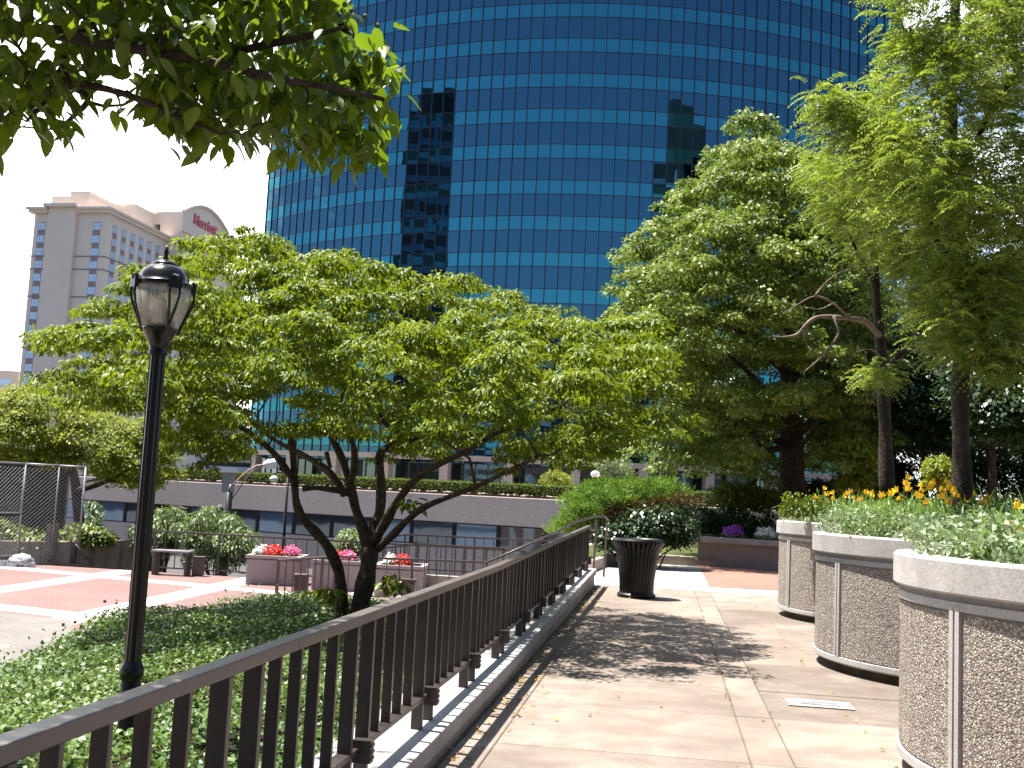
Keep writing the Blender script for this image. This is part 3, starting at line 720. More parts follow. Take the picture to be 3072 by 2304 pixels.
b = MB(); hbox(b, -14.0, -3.5, 17.2, 44, RZ+.5, 68.6); b.build('roof_block', M['hotel_wall'], hotel)
b = MB()
for z in (15, 18, 30, 42, 48.4, 51.4): hbox(b, -18.7, .12, -.12, 75, z, z+.28)
b.build('string_course', M['hotel_panel'], hotel)
# wing with the arched gable
b = MB(); s0, s1 = 27.0, 52.6
hbox(b, -2, 4.0, s0, s1, -3.2, 66.0)
n = 20; prof = [(s0 + (s1-s0)*i/n, 69.3 + 3.9*math.sin(math.pi*(i/n))**.9 if 0 < i < n else 69.3) for i in range(n+1)]
vs = [H(4.0, s_, 66.0) for s_, z_ in prof]+[H(4.0, s_, z_) for s_, z_ in prof]+[H(-9, s_, 66.0) for s_, z_ in prof]+[H(-9, s_, z_) for s_, z_ in prof]
m_ = n+1
fs = [(i,i+1,m_+i+1,m_+i) for i in range(n)]+[(2*m_+i,3*m_+i,3*m_+i+1,2*m_+i+1) for i in range(n)]+[(m_+i,m_+i+1,3*m_+i+1,3*m_+i) for i in range(n)]+[(0,m_,3*m_,2*m_),(n,2*m_+n,3*m_+n,m_+n)]
b.add(vs, fs); b.build('arched_wing', M['hotel_wall'], hotel)
b = MB()
for i in range(n):
    (sa, za), (sb, zb_) = prof[i], prof[i+1]
    b.hexa([H(3.5,sa,za+.01),H(4.7,sa,za+.01),H(4.7,sb,zb_+.01),H(3.5,sb,zb_+.01),H(3.5,sa,za+.6),H(4.7,sa,za+.6),H(4.7,sb,zb_+.6),H(3.5,sb,zb_+.6)])
hbox(b, 4.001, 4.7, s0-.4, 36, 64.3, 65.0); hbox(b, 4.001, 5.0, 36.3, s1, 62.0, 62.7); b.build('arch_trim', M['hotel_wall'], hotel)
M['sign_red'] = plain('red_letters', (.55,.02,.05), (.48,.02,.05), 2, .4)
text_mesh('sign_lettering', 'Marriott', 3.9, H(4.15, 32.4, 67.7), (HD[0],HD[1],0), (0,0,1), M['sign_red'], hotel, .15, .12, .05)
# windows: one mesh of frame, pane inside as a sub-part, copied
def h_window(e, s, z, face, w=1.75, h=1.65):
    X = (HE if face == 'end' else HD); nrm_ = (-HD if face == 'end' else HE)
    key = ('hw', face)
    if key not in CACHE:
        f_ = MB(); ax = (np.array([X[0],X[1],0]), np.array([nrm_[0],nrm_[1],0]), np.array([0,0,1.]))
        for sx in (-w/2, -w/6, w/6, w/2): f_.box(ax[0]*sx+ax[1]*.06, (.05,.12,h), ax)
        for sz in (-h/2, 0, h/2): f_.box(ax[2]*sz+ax[1]*.055, (w-.06,.1,.05), ax)
        p_ = MB(); p_.box(ax[1]*.01, (w,.06,h), ax)
        CACHE[key] = (mesh_of(f_, 'window', M['hotel_frame']), mesh_of(p_, 'pane', M['hotel_glass']))
    fm, pm = CACHE[key]
    o = shared('window', fm, hotel, H(e, s, z)); p = bpy.data.objects.new('pane', pm); link(p, o)
CACHE = {}
pan = MB()
for k in range(13):
    z = 58.6 - 3.0*k
    for e in (-16.6, -2.6): h_window(e, 0, z, 'end')
for e in (-16.6, -2.6): hbox(pan, e-.95, e+.95, -.015, 0.01, 20, 59.6)
for j in range(7):
    s = 3.3+3.95*j
    hbox(pan, -.01, .015, s-.95, s+.95, 20, 59.6)
    for k in range(8 if j < 3 else 4): h_window(0, s, 58.6-3.0*k, 'long')
for s, z in ((30.0,60.6),(33.6,60.6),(37.6,58.5)): h_window(4.0, s, z, 'long')
pan.build('window_panel', M['hotel_panel'], hotel)

# ------------------------------------------------------------------ parking garage and low pale block seen through the branches
M['garage_white'] = plain('blue_white_panel', (.50,.53,.58), (.44,.47,.53), .3, .6)
g0 = at(750, 1400, 150)
gar = thing('parking_garage', 'pale garage with blue white bands glimpsed low behind the forked tree', 'garage', (g0[0], g0[1], -3.2))
b = MB(); b.box((g0[0], 160, 3.0), (15,18,12.4)); b.build('dark_decks', M['mullion'], gar)
b = MB()
for k in range(7): b.box((g0[0], 160, -2+1.75*k), (15.4,18.4,1.15))
b.build('bands', M['garage_white'], gar)
b0 = at(15, 1150, 300)
blk = thing('apartment_block', 'pale low building at the left edge behind the lime green tree', 'building', (b0[0], b0[1], -3.2))
b = MB(); b.box((b0[0]-16, 305, 13), (40,12,32.4)); b.build('wall', M['hotel_wall'], blk)
b = MB()
for k in range(7): b.box((b0[0]-16, 298.95, 2+4*k), (36,.2,1.6))
b.build('window_strip', M['hotel_glass'], blk)

# ------------------------------------------------------------------ low building with the hedge on top
LD = np.array([-.889, .457]); LN = np.array([-.457, -.889])          # along the front (leftwards), outward
l0 = at(1445, 1500, 60.0)[:2]
def LB(s, o, z): q = l0 + LD*s + LN*o; return np.array([q[0], q[1], z])
low = thing('low_building', 'long low concrete building with a plain parapet band and a row of dark windows', 'building', LB(0, 0, -3.2))
def lbox(mb, s0, s1, o0, o1, z0, z1): return mb.hexa([LB(s,o,z) for z in (z0,z1) for s, o in ((s0,o0),(s0,o1),(s1,o1),(s1,o0))])
b = MB(); lbox(b, -24, 34, -14, .0, -.02, 1.50); b.build('parapet', M['parapet'], low, bevel=.03)
b = MB(); lbox(b, -23.8, 33.8, -13.8, -.12, -3.2, -1.33); lbox(b, 21.5, 22.5, -13.7, -.1, -1.329, -.021); lbox(b, -24, -23.2, -13.7, -.1, -1.329, -.021); b.build('wall', M['parapet'], low)
M['low_glass'] = glass('dark_office_glass', (.50,.60,.72), .03, .03, .35, (.02,.024,.028), .42)
M['blind_glass'] = glass('blue_window_glass', (.45,.62,.85), .04, .03, .35, (.10,.15,.22), .5)
i = 0; s = -23.0
wins = []
while s < 33:
    if not 20.9 < s+1.3 < 23: wins.append(s)
    s += 2.75
for i, s in enumerate(wins):
    f_ = MB()
    lbox(f_, s, s+.09, -.30, -.16, -1.33, -.02); lbox(f_, s+2.62, s+2.71, -.30, -.16, -1.33, -.02); lbox(f_, s+.09, s+2.62, -.29, -.17, -1.33, -1.26); lbox(f_, s+.09, s+2.62, -.29, -.17, -.09, -.02)
    o = f_.build('window', M['mullion'], low)
    p_ = MB(); lbox(p_, s+.09, s+2.62, -.25, -.22, -1.26, -.09); p_.build('pane', M['blind_glass'] if i % 5 in (0, 3) or s > 26 else M['low_glass'], o)
b = MB(); lbox(b, -23.7, 33.7, -1.2, -1.1, -1.33, -.02); b.build('inner_wall', M['mullion'], low)
b = MB(); lbox(b, -23.5, 33.5, -1.5, -.3, 1.5, 1.62); b.build('roof_bed', M['soil'], low)
# river stones along the parapet edge
st_ = MB(); rr = random.Random(8)
for k in range(420):
    s = rr.uniform(-23, 33); r_ = rr.uniform(.05, .13); c = LB(s, -.32-rr.random()*.25, 1.58+r_*.3)
    vs = []; 
    for (r2, z2) in ((.6,-.6),(1,0),(.65,.6)):
        for q in range(6): vs.append(c+np.array([math.cos(q*math.pi/3)*r_*r2*rr.uniform(.8,1.2), math.sin(q*math.pi/3)*r_*r2*rr.uniform(.8,1.2), z2*r_*.8]))
    st_.add(vs, [(5,4,3,2,1,0)]+[(i_*6+q,i_*6+(q+1)%6,i_*6+6+(q+1)%6,i_*6+6+q) for i_ in range(2) for q in range(6)]+[(12,13,14,15,16,17)])
M['stone'] = plain('river_stone', (.42,.34,.29), (.25,.20,.17), 3, .7)
o = st_.build('edging_stones', M['stone'], smooth=True); tag(o, 'row of rounded pale stones along the low building roof edge', 'stones', kind='stuff')
# podium deck between the low building and the tower
b = MB(); lbox(b, -60, 46, -130, -14.02, -3.2, .9); struct(b.build('podium', M['pale_paving']))

# ------------------------------------------------------------------ two towers behind the viewer: the glass mirrors them
M['mirror_tower'] = concrete('brown_tower_wall', (.085,.075,.08), (.06,.055,.06), .1, speck=2)
M['mirror_tower2'] = concrete('green_tower_wall', (.045,.068,.066), (.032,.05,.05), .1, speck=2)
def far_tower(name, label, cx, cy, w, d, h, steps, mat, gl, rz=0.0):
    """front faces the direction rz turns +Y to"""
    ax = (np.array([math.cos(rz), math.sin(rz), 0]), np.array([-math.sin(rz), math.cos(rz), 0]), np.array([0,0,1.]))
    c0 = np.array([cx, cy, 0.])
    t = thing(name, label, 'office building', (cx, cy, -3.2))
    b = MB(); b.box(c0+ax[2]*(h/2-1.6), (w, d, h+3.2), ax)
    for (dw, dx, dh) in steps: b.box(c0+ax[0]*dx+ax[2]*(h+dh/2-.01), (dw, d*.8, dh), ax)
    b.build('wall', mat, t)
    b = MB()
    for k in range(int(h/4.2)): b.box(c0+ax[1]*(d/2)+ax[2]*(3+4.2*k), (w*.94, .3, 1.7), ax)
    for k in range(int(w/6)): b.box(c0+ax[1]*(d/2+.2)+ax[0]*(-w/2+3+6*k)+ax[2]*(h/2), (.9, .3, h), ax)
    b.build('window_strip', gl, t)
    return t
far_tower('office_tower', 'tall dark brown tower mirrored left of centre in the curved blue glass', -121, 25, 42, 20, 90, [(30,3,7),(16,8,6),(6,10,7)], M['mirror_tower'], M['low_glass'], math.atan2(-.77, .62)+math.pi*0)
far_tower('office_tower', 'stepped dark green tower mirrored right of centre in the curved blue glass', 82, -66, 58, 14, 92, [(38,9,20),(16,10,6)], M['mirror_tower2'], M['low_glass'])
far_tower('added_dark_block', 'long unseen block added behind the viewer to darken the foot of the curved blue glass', 0, -92, 460, 16, 50, [], M['mirror_tower'], M['low_glass'])  # unseen block, added so the lowest floors of the tower mirror something dark
# ------------------------------------------------------------------ trees
def inside(poly, x, y):
    n = len(poly); c = np.zeros(len(x), bool); j = n-1
    for i in range(n):
        xi, yi = poly[i]; xj, yj = poly[j]
        c ^= ((yi > y) != (yj > y)) & (x < (xj-xi)*(y-yi)/(yj-yi+1e-12)+xi); j = i
    return c
def edge_dist(poly, x, y):
    d = np.full(len(x), 1e9); n = len(poly)
    for i in range(n):
        a = np.array(poly[i], float); b = np.array(poly[(i+1)%n], float); ab = b-a
        t = np.clip(((x-a[0])*ab[0]+(y-a[1])*ab[1])/(ab@ab), 0, 1)
        d = np.minimum(d, np.hypot(x-a[0]-t*ab[0], y-a[1]-t*ab[1]))
    return d
def crown_points(poly, n, depth, thick, emax=None, shell=.6, margin=0.0):
    """centres filling a rounded volume whose outline, seen from the walkway, is poly (reading scale)"""
    xs = [p[0] for p in poly]; ys = [p[1] for p in poly]; out = []
    mpp = depth*K/FPX
    while len(out) < n:
        x = RNG.uniform(min(xs), max(xs), n*3); y = RNG.uniform(min(ys), max(ys), n*3)
        ok = inside(poly, x, y); x, y = x[ok], y[ok]
        e = edge_dist(poly, x, y)*mpp; em = emax or thick*.9
        ok = e > np.minimum(margin, e.max()*.45)*RNG.uniform(.55, 1.25, len(e)); x, y, e = x[ok], y[ok], e[ok]
        T = thick*np.sqrt(np.clip(1-(1-np.clip(e/em, 0, 1))**2, .02, 1))
        s = RNG.uniform(-1, 1, len(x)); s = np.sign(s)*np.abs(s)**shell
        for xi, yi, ti, si in zip(x, y, T, s):
            out.append(atk(xi, yi, depth + ti*si)); 
            if len(out) >= n: break
    return np.array(out)
def spread_out(C, gap, zs=1.7):
    keep = []
    for c in C:
        q = c*np.array([1,1,zs])
        if all(np.sum((q-k)**2) > gap*gap for k in keep): keep.append(q)
    return np.array(keep)/np.array([1,1,zs])
def pads(C, width, per, sink=.35):
    """each centre becomes a drooping pad of small leaf clusters"""
    n = len(C); w = RNG.uniform(.75, 1.25, n)*width; c = np.repeat(C, per, axis=0); ww = np.repeat(w, per)
    g = RNG.uniform(0, 2*np.pi, n*per); r = np.sqrt(RNG.uniform(0, 1, n*per))
    off = np.stack([np.cos(g)*r*ww, np.sin(g)*r*ww, -sink*ww*r*r + RNG.normal(size=n*per)*.05], 1)
    return c+off
def skeleton(limbs):
    """limbs: list of (points, r0, r1) -> MB of tubes, nodes (pos, radius)"""
    mb = MB(); nodes = []
    for pts, r0, r1 in limbs:
        P = [np.array(p, float) for p in pts]
        # smooth by inserting points along a Catmull-Rom curve
        Q = []
        for i in range(len(P)-1):
            p0 = P[max(i-1,0)]; p1 = P[i]; p2 = P[i+1]; p3 = P[min(i+2,len(P)-1)]
            for k in range(4):
                t = k/4; Q.append(.5*((2*p1)+(-p0+p2)*t+(2*p0-5*p1+4*p2-p3)*t*t+(-p0+3*p1-3*p2+p3)*t**3))
        Q.append(P[-1]); m = len(Q)
        rad = [r0+(r1-r0)*(i/(m-1))**.8 for i in range(m)]
        rad = [r*(1+.10*math.sin(7.3*i+r0*50)) for i, r in enumerate(rad)]
        mb.tube(Q, rad, 9 if r0 > .05 else 6)
        nodes += [(q, r) for q, r in zip(Q, rad)]
    return mb, nodes
def twigs(mb, nodes, centres, rmax=.022, sag=.1, maxlen=1e9, skip=0.0):
    pos = np.array([n[0] for n in nodes]); rad = np.array([n[1] for n in nodes])
    root = pos[0]
    order = np.argsort(np.linalg.norm(centres-root, axis=1))
    for i in order:
        if skip and random.random() < skip: continue
        c = centres[i]; d = np.linalg.norm(pos-c, axis=1)
        # prefer starts that lie lower and nearer the trunk than the target
        pen = d + .8*np.maximum(0, pos[:,2]-c[2]) + .25*np.linalg.norm(pos-root, axis=1)*.3
        k = int(np.argmin(pen)); a = pos[k]
        if d[k] > maxlen: continue
        r0 = min(rmax, rad[k]*.62); L_ = d[k]
        mid1 = a*.66+c*.34 + RNG.normal(size=3)*.07*L_ + np.array([0,0,-sag*.3*L_]); mid2 = a*.33+c*.67 + RNG.normal(size=3)*.06*L_+np.array([0,0,sag*.6*L_])
        r1 = max(.004, r0*.45)
        mb.tube([a, mid1, mid2, c], [r0, r0*.85, r0*.65, r1], 4, cap=False)
        pos = np.vstack([pos, mid1, mid2, c]); rad = np.concatenate([rad, [r0*.85, r0*.65, r1]])
def dome_leaves(C, rad, per, size, flat=.5, droop=.8, low=-.25, jitter=.35):
    """leaves over little domes of foliage"""
    n = len(C)*per; c = np.repeat(C, per, axis=0); r = np.repeat(rad, per)
    d = unit(n); d[:,2] = np.where(d[:,2] < low, -d[:,2], d[:,2])
    rr_ = RNG.uniform(.25, 1, n)**.45
    off = d*rr_[:,None]*r[:,None]; off[:,2] *= flat
    P = c + off
    h = d.copy(); h[:,2] = 0; h = nrm(h + RNG.normal(size=(n,3))*.25)
    A = h*(1-.45*droop) + np.array([0,0,-1.0])*droop*RNG.uniform(.3, 1.2, n)[:,None] + RNG.normal(size=(n,3))*jitter*.6
    Nn = d*.6 + np.array([0,0,1.0]) + h*.5 + RNG.normal(size=(n,3))*jitter
    Ln = size*RNG.uniform(.65, 1.25, n)
    return P, A, Nn, Ln
def loose_leaves(C, rad, per, size, jitter=.8, flat=.8):
    n = len(C)*per; c = np.repeat(C, per, axis=0); d = unit(n)*(RNG.uniform(0, 1, n)**.5)[:,None]*np.repeat(rad, per)[:,None]; d[:,2] *= flat
    A = unit(n) + np.array([0,0,-.5]); Nn = np.array([0,0,1.0])+RNG.normal(size=(n,3))*jitter
    return c+d, A, Nn, size*RNG.uniform(.6, 1.25, n)
def tones(n, clusters=None, per=1, lo=0., hi=1.):
    t = RNG.uniform(0, 1, n)**.9
    if clusters: t = t*.65 + np.repeat(RNG.uniform(0, .35, clusters), per)
    return lo+(hi-lo)*t

# ---- the forked dogwood by the rail
def C3(x, y, d): return at(600+x/2.765, 1250+y/2.765, d)
DD = 13.0
tree = thing('dogwood_tree', 'wide flat-topped tree with several forked trunks in the ivy beside the rail', 'tree', C3(1260, 1640, DD))
base = C3(1270, 1720, DD)
limbs = [
 ([C3(1180,1720,DD), C3(1170,1480,DD), C3(1150,1280,DD), C3(1060,1080,DD-.1), C3(960,960,DD-.1), C3(850,840,DD-.2), C3(800,720,DD-.2), C3(785,560,DD-.2), C3(775,380,DD-.3), C3(760,180,DD-.4)], .080, .036),
 ([C3(1330,1720,DD), C3(1330,1560,DD), C3(1370,1380,DD), C3(1400,1200,DD), C3(1400,1080,DD)], .125, .10),
 ([C3(1390,1110,DD), C3(1350,930,DD+.1), C3(1290,760,DD+.2), C3(1245,560,DD+.2), C3(1170,330,DD+.3), C3(1060,120,DD+.5), C3(1000,-60,DD+.6)], .075, .032),
 ([C3(1410,1100,DD), C3(1450,920,DD+.1), C3(1495,760,DD+.2), C3(1500,520,DD+.3), C3(1490,330,DD+.3), C3(1550,255,DD+.4), C3(1700,215,DD+.5), C3(1900,130,DD+.7), C3(2150,60,DD+.9)], .078, .03),
 ([C3(1450,1030,DD), C3(1550,860,DD-.2), C3(1640,700,DD-.3), C3(1780,530,DD-.4), C3(1990,390,DD-.6), C3(2200,300,DD-.7)], .066, .028),
 ([C3(1480,1090,DD), C3(1600,980,DD-.4), C3(1720,860,DD-.6), C3(1880,740,DD-.8), C3(2212,610,DD-1.0), C3(2500,480,DD-1.2), C3(2800,330,DD-1.4)], .054, .02),
 ([C3(1250,640,DD+.2), C3(1120,610,DD), C3(980,590,DD-.4), C3(850,600,DD-.5)], .045, .03),
 ([C3(1200,640,DD+.2), C3(1080,470,DD+.4), C3(930,360,DD+.6), C3(760,270,DD+.8), C3(600,180,DD+1.0), C3(440,40,DD+1.2), C3(300,-80,DD+1.4)], .054, .02),
 ([C3(770,520,DD-.2), C3(690,400,DD-.4), C3(600,290,DD-.5), C3(420,140,DD-.7), C3(250,20,DD-.8), C3(60,-90,DD-1.0), C3(-160,-160,DD-1.1)], .048, .02),
 ([C3(1245,560,DD+.2), C3(1280,400,DD+.0), C3(1270,230,DD-.2), C3(1200,80,DD-.4), C3(1180,-120,DD-.5)], .05, .025),
 ([C3(1050,300,DD+.3), C3(1080,420,DD+.2)], .03, .03),
 ([C3(1620,240,DD+.4), C3(1590,110,DD+.3), C3(1500,0,DD+.2), C3(1480,-200,DD+.1)], .045, .02),
 ([C3(2150,60,DD+.9), C3(2450,-60,DD+1.1), C3(2700,-130,DD+1.2)], .04, .02),
 ([C3(2200,300,DD-.7), C3(2450,140,DD-.8), C3(2700,20,DD-.9), C3(3000,-80,DD-1)], .04, .02)]
mb, nodes = skeleton(limbs)
dog_poly = [(88,735),(100,700),(135,690),(190,645),(255,640),(240,600),(270,570),(350,580),(385,550),(440,535),(480,505),(540,497),(590,503),(625,530),(680,520),(740,513),(800,528),(845,550),(880,575),(950,572),(1000,590),(1050,600),(1100,620),(1160,632),(1215,655),(1290,662),(1350,668),(1400,675),(1440,700),(1455,760),(1468,830),(1470,900),(1440,950),(1380,975),(1300,975),(1240,960),(1180,940),(1100,945),(1010,975),(960,960),(900,930),(820,935),(760,920),(700,945),(640,930),(600,940),(560,930),(500,955),(480,1000),(420,1030),(380,1010),(350,960),(300,890),(200,880),(150,860),(110,820),(120,770)]
cand = np.concatenate([crown_points([(780+(x-780)*.95, y) for x, y in dog_poly], 3200, DD, 3.3, 1.5, .6, .10),
  crown_points([(230,880),(330,900),(400,905),(490,935),(480,1000),(430,1035),(370,1020),(320,965),(260,930)], 60, DD-.9, .8, .6, .8, .1),
  crown_points([(960,930),(1180,925),(1320,950),(1400,925),(1400,965),(1340,985),(1250,990),(1120,990),(1020,985)], 100, DD-.5, 1.2, .6, .8, .1),
  crown_points([(600,880),(930,890),(900,970),(800,960),(680,975)], 60, DD+.5, 1.2, .6, .8)])
cand = cand[RNG.permutation(len(cand))]
pc = spread_out(cand, .74)
rad_h = np.hypot(pc[:,0]-C3(1350,200,DD)[0], pc[:,1]-DD)
pc = pc[~((pc[:,2] < 1.95) & (rad_h < 1.3))]
depth_in = 5.2-.09*np.hypot(pc[:,0]-C3(1350,200,DD)[0], pc[:,1]-DD)**2 - pc[:,2]
pc = pc[RNG.uniform(size=len(pc)) < np.clip(1.15-.22*np.maximum(0, depth_in-.8), .5, 1)]
twigs(mb, nodes, pc-np.array([0,0,.06]), .024, .12)
cent = pads(pc, .46, 10)
mb.build('trunk', M['bark'], tree, smooth=True)
rad = RNG.uniform(.13, .24, len(cent)); per = 92
P, A, Nn, Ln = dome_leaves(cent, rad, per, .066, .5, .8, -.2, .5)
leaf_mesh('crown', P, A, Nn, Ln, Ln*.5, tones(len(P), len(cent), per), T_FOLD, M['leaf_dogwood'], tree)
print('dogwood pads', len(pc), 'leaves', len(P))
# small shoots at the foot of it
sh = np.array([C3(x, y, DD-.3) for x, y in ((1560,1400),(1620,1350),(1590,1450),(1650,1420),(1760,740),(1730,720),(1780,790),(1010,1470),(1080,1460),(1050,1520))])
for q in (sh[:4], sh[4:7], sh[7:]):
    P, A, Nn, Ln = dome_leaves(q, np.full(len(q), .14), 12, .12, .6, .7)
    leaf_mesh('shoot', P, A, Nn, Ln, Ln*.55, tones(len(P)), T_FOLD, M['leaf_dogwood'], tree)

# ---- the near branch overhead, from a tree left of the walkway
BD = 4.0
tree = thing('dogwood_tree', 'near overhanging branch with large dark green leaves across the upper left sky', 'tree', (-4.3, 4.6, -.6))
tr = [np.array([-4.3,4.6,-.6]), np.array([-4.25,4.55,.6]), np.array([-4.05,4.5,1.6]), np.array([-3.7,4.4,2.3])]
limbs = [(tr, .13, .09),
 ([tr[3], atk(-260,20,4.3), atk(0,55,4.2), atk(180,80,3.7), atk(330,112,3.6), atk(440,130,3.6), atk(600,170,3.6), atk(720,190,3.6), atk(830,215,3.65)], .04, .007),
 ([tr[2], atk(-300,200,4.5), atk(-60,150,4.1), atk(130,175,3.8), atk(260,200,3.7), atk(380,250,3.7), atk(480,290,3.7)], .034, .006),
 ([tr[3], atk(-200,-80,4.6), atk(50,-40,4.6), atk(260,-20,4.5), atk(480,-10,4.4), atk(680,30,4.3), atk(780,90,4.2)], .06, .010),
 ([atk(130,175,4.3), atk(190,210,4.2), atk(160,250,4.2), atk(120,280,4.2)], .02, .006),
 ([atk(440,130,4.0), atk(560,100,3.8), atk(660,80,3.7), atk(740,60,3.6)], .022, .006),
 ([tr[3], np.array([-3.3,5.0,3.4]), np.array([-2.4,5.6,4.2]), np.array([-1.4,5.9,4.5])], .06, .015),
 ([tr[3], np.array([-3.6,3.6,3.3]), np.array([-3.0,2.6,3.9]), np.array([-2.2,2.0,4.1])], .06, .015)]
mb, nodes = skeleton(limbs)
br_poly = [(-60,-150),(690,-150),(705,5),(745,40),(800,62),(845,100),(860,150),(862,235),(838,300),(790,325),(700,320),(640,318),(560,318),(500,300),(430,290),(380,300),(330,290),(290,262),(255,225),(215,200),(180,205),(160,235),(135,275),(60,318),(-60,320)]
cent = crown_points([(x, y-16) for x, y in br_poly], 420, BD+.1, .62, .3, .8, .0)
hole = [(205,150),(235,60),(300,60),(330,150),(300,215),(250,220),(215,205)]
px_ = np.array([[(c[0]/c[1])*FPX+CX, 0] for c in cent])
# project to reading scale to keep the two openings to the sky
def to_k(p):
    q = np.array(CAM_R).T @ (np.array(p)-np.array([0,0,EYE])); return (CX+FPX*q[0]/-q[2])/K, (CY-FPX*q[1]/-q[2])/K
kk = np.array([to_k(c) for c in cent])
gap = inside([(222,90),(295,40),(335,140),(310,215),(240,225),(200,160)], kk[:,0], kk[:,1]) | inside([(130,170),(200,165),(240,225),(150,255)], kk[:,0], kk[:,1]) | (inside([(-10,20),(190,10),(190,130),(-10,130)], kk[:,0], kk[:,1]) & (RNG.uniform(size=len(kk)) < .45))
cent = cent[~(gap & (RNG.uniform(size=len(kk)) < .98))]
twigs(mb, nodes, cent, .012, .05, 1.0)
mb.build('trunk', M['bark_dark'], tree, smooth=True)
per = 9
n = len(cent)*per; c = np.repeat(cent, per, axis=0); d = unit(n)*RNG.uniform(.02, .13, n)[:,None]
h = unit(n); h[:,2] = 0; h = nrm(h)
A = h*.8 + np.array([0,0,-1.0])*RNG.uniform(.1, 1.2, n)[:,None]; Nn = h*.8 + np.array([0,0,.7]) + RNG.normal(size=(n,3))*.35
Ln = RNG.uniform(.065, .112, n)
# more of the crown above the frame and out to the left
up = np.concatenate([RNG.uniform([-4.6,1.5,3.35],[-1.0,6.4,4.9],(620,3)), RNG.uniform([-3.6,2.6,3.3],[-1.3,4.6,4.2],(260,3))])
kk = np.array([to_k(c_) for c_ in up]); up = up[(kk[:,1] < -25) | (kk[:,0] < -40)]
up = up[~((up[:,0] > -1.9) & (up[:,1] > 5.2))]
Pu, A2, N2, L2 = dome_leaves(up, np.full(len(up), .3), 13, .1, .5, .8)
P = np.concatenate([c+d, Pu]); A = np.concatenate([A, A2]); Nn = np.concatenate([Nn, N2]); Ln = np.concatenate([Ln, L2])
leaf_mesh('crown', P, A, Nn, Ln, Ln*RNG.uniform(.44,.56,len(Ln)), tones(len(P)), T_NEAR, M['leaf_branch'], tree, smooth=True)
# seed heads on stalks at the tip
b = MB()
for x, y, x2, y2 in ((745,10,720,40),(760,22,745,60),(789,35,785,70),(817,55,800,85),(803,165,790,190),(820,170,805,200)):
    p0, p1 = atk(x, y, 3.75), atk(x2, y2, 3.78); b.tube([p1, p0], .0016, 5)
    b.lathe([(.001,p0[2]-.010),(.008,p0[2]-.006),(.010,p0[2]),(.007,p0[2]+.007),(.001,p0[2]+.010)], (p0[0],p0[1]), 10)
b.build('seed_heads', M['bush'], tree)

# ---- broad linden behind the walkway
LDp = 32.0
tree = thing('linden_tree', 'big dense broad-leaved tree with a thick black trunk, filling the middle right', 'tree', atk(1713, 1105, LDp))
limbs = [([atk(1713,1105,LDp), atk(1712,1040,LDp), atk(1710,960,LDp), atk(1705,850,LDp), atk(1700,700,LDp), atk(1690,520,LDp), atk(1660,360,LDp)], .50, .08)]
for x, y, dz in ((1500,720,-1.5),(1420,620,-.5),(1560,480,-1),(1850,620,-1),(1830,460,.5),(1750,420,-1.6),(1480,850,-2),(1880,800,-1.2),(1600,900,-2.4),(1780,880,-2.2)):
    limbs.append(([atk(1705,min(960,y+190),LDp), atk((1705+x)/2, y+70, LDp+dz*.5), atk(x, y, LDp+dz)], .13, .03))
mb, nodes = skeleton(limbs)
lin_poly = [(1632,235),(1650,262),(1662,300),(1690,300),(1712,320),(1740,350),(1790,375),(1850,420),(1920,470),(1940,600),(1925,800),(1900,950),(1830,1000),(1760,1010),(1700,1018),(1640,1010),(1560,1025),(1500,1010),(1440,985),(1410,940),(1440,880),(1420,840),(1400,780),(1375,700),(1338,640),(1335,590),(1380,560),(1340,525),(1400,480),(1450,455),(1470,410),(1510,350),(1560,340),(1580,290),(1605,255)]
cand = crown_points([(1660+(x-1660)*.95, y) for x, y in lin_poly], 3000, LDp, 4.6, 2.3, .45, .25)
pc = spread_out(cand, 1.3, 1.15)
twigs(mb, nodes, pc, .04, .1, 4.5, .3)
cent = np.concatenate([pads(pc, .95, 11, .7), crown_points(lin_poly, 140, LDp, 4.6, 2.3, .45, .05)])
mb.build('trunk', M['bark_dark'], tree, smooth=True)
kk = np.array([to_k(c) for c in cent]); cent = cent[~((np.abs(kk[:,0]-1715) < 62) & (kk[:,1] > 925) & (cent[:,1] < LDp+.6))]
per = 95; P, A, Nn, Ln = dome_leaves(cent, RNG.uniform(.28,.55,len(cent)), per, .125, .6, .7, -.3, .55)
leaf_mesh('crown', P, A, Nn, Ln, Ln*.7, tones(len(P), len(cent), per), T_QUAD, M['leaf_linden'], tree)
print('linden pads', len(pc), 'leaves', len(P))

# ---- honey locusts standing in the planters
def fronds(C, rad, per, flen, npair=9, lsize=.034):
    n = len(C)*per; c = np.repeat(C, per, axis=0); d = unit(n); P0 = c + d*(np.repeat(rad, per)*RNG.uniform(.1, .9, n))[:,None]
    h = d.copy(); h[:,2] = np.abs(h[:,2])*.5; A = nrm(h + RNG.normal(size=(n,3))*.3)
    Lf = flen*RNG.uniform(.6, 1.2, n); S = nrm(np.cross(A, np.array([0,0,1.0])+RNG.normal(size=(n,3))*.25)); U = np.cross(S, A)
    Ps = []; As = []; Ns = []; Ls = []; Ts = []; ft = RNG.uniform(0, 1, n)
    for k in range(npair):
        t = (k+1)/npair; pos = P0 + A*(Lf*t)[:,None] + np.array([0,0,-1.])*(Lf*.55*t*t)[:,None]
        ax = nrm(A + np.array([0,0,-1.])*(1.1*t))
        for s in (-1, 1):
            Ps.append(pos); As.append(S*s + ax*.45 + np.array([0,0,-.25]) + RNG.normal(size=(n,3))*.12); Ns.append(U+RNG.normal(size=(n,3))*.22); Ls.append(lsize*(1-.4*abs(t-.45))*RNG.uniform(.8,1.2,n)); Ts.append(np.clip(ft+RNG.normal(size=n)*.12,0,1))
    return tuple(np.concatenate(q) for q in (Ps, As, Ns, Ls, Ts))
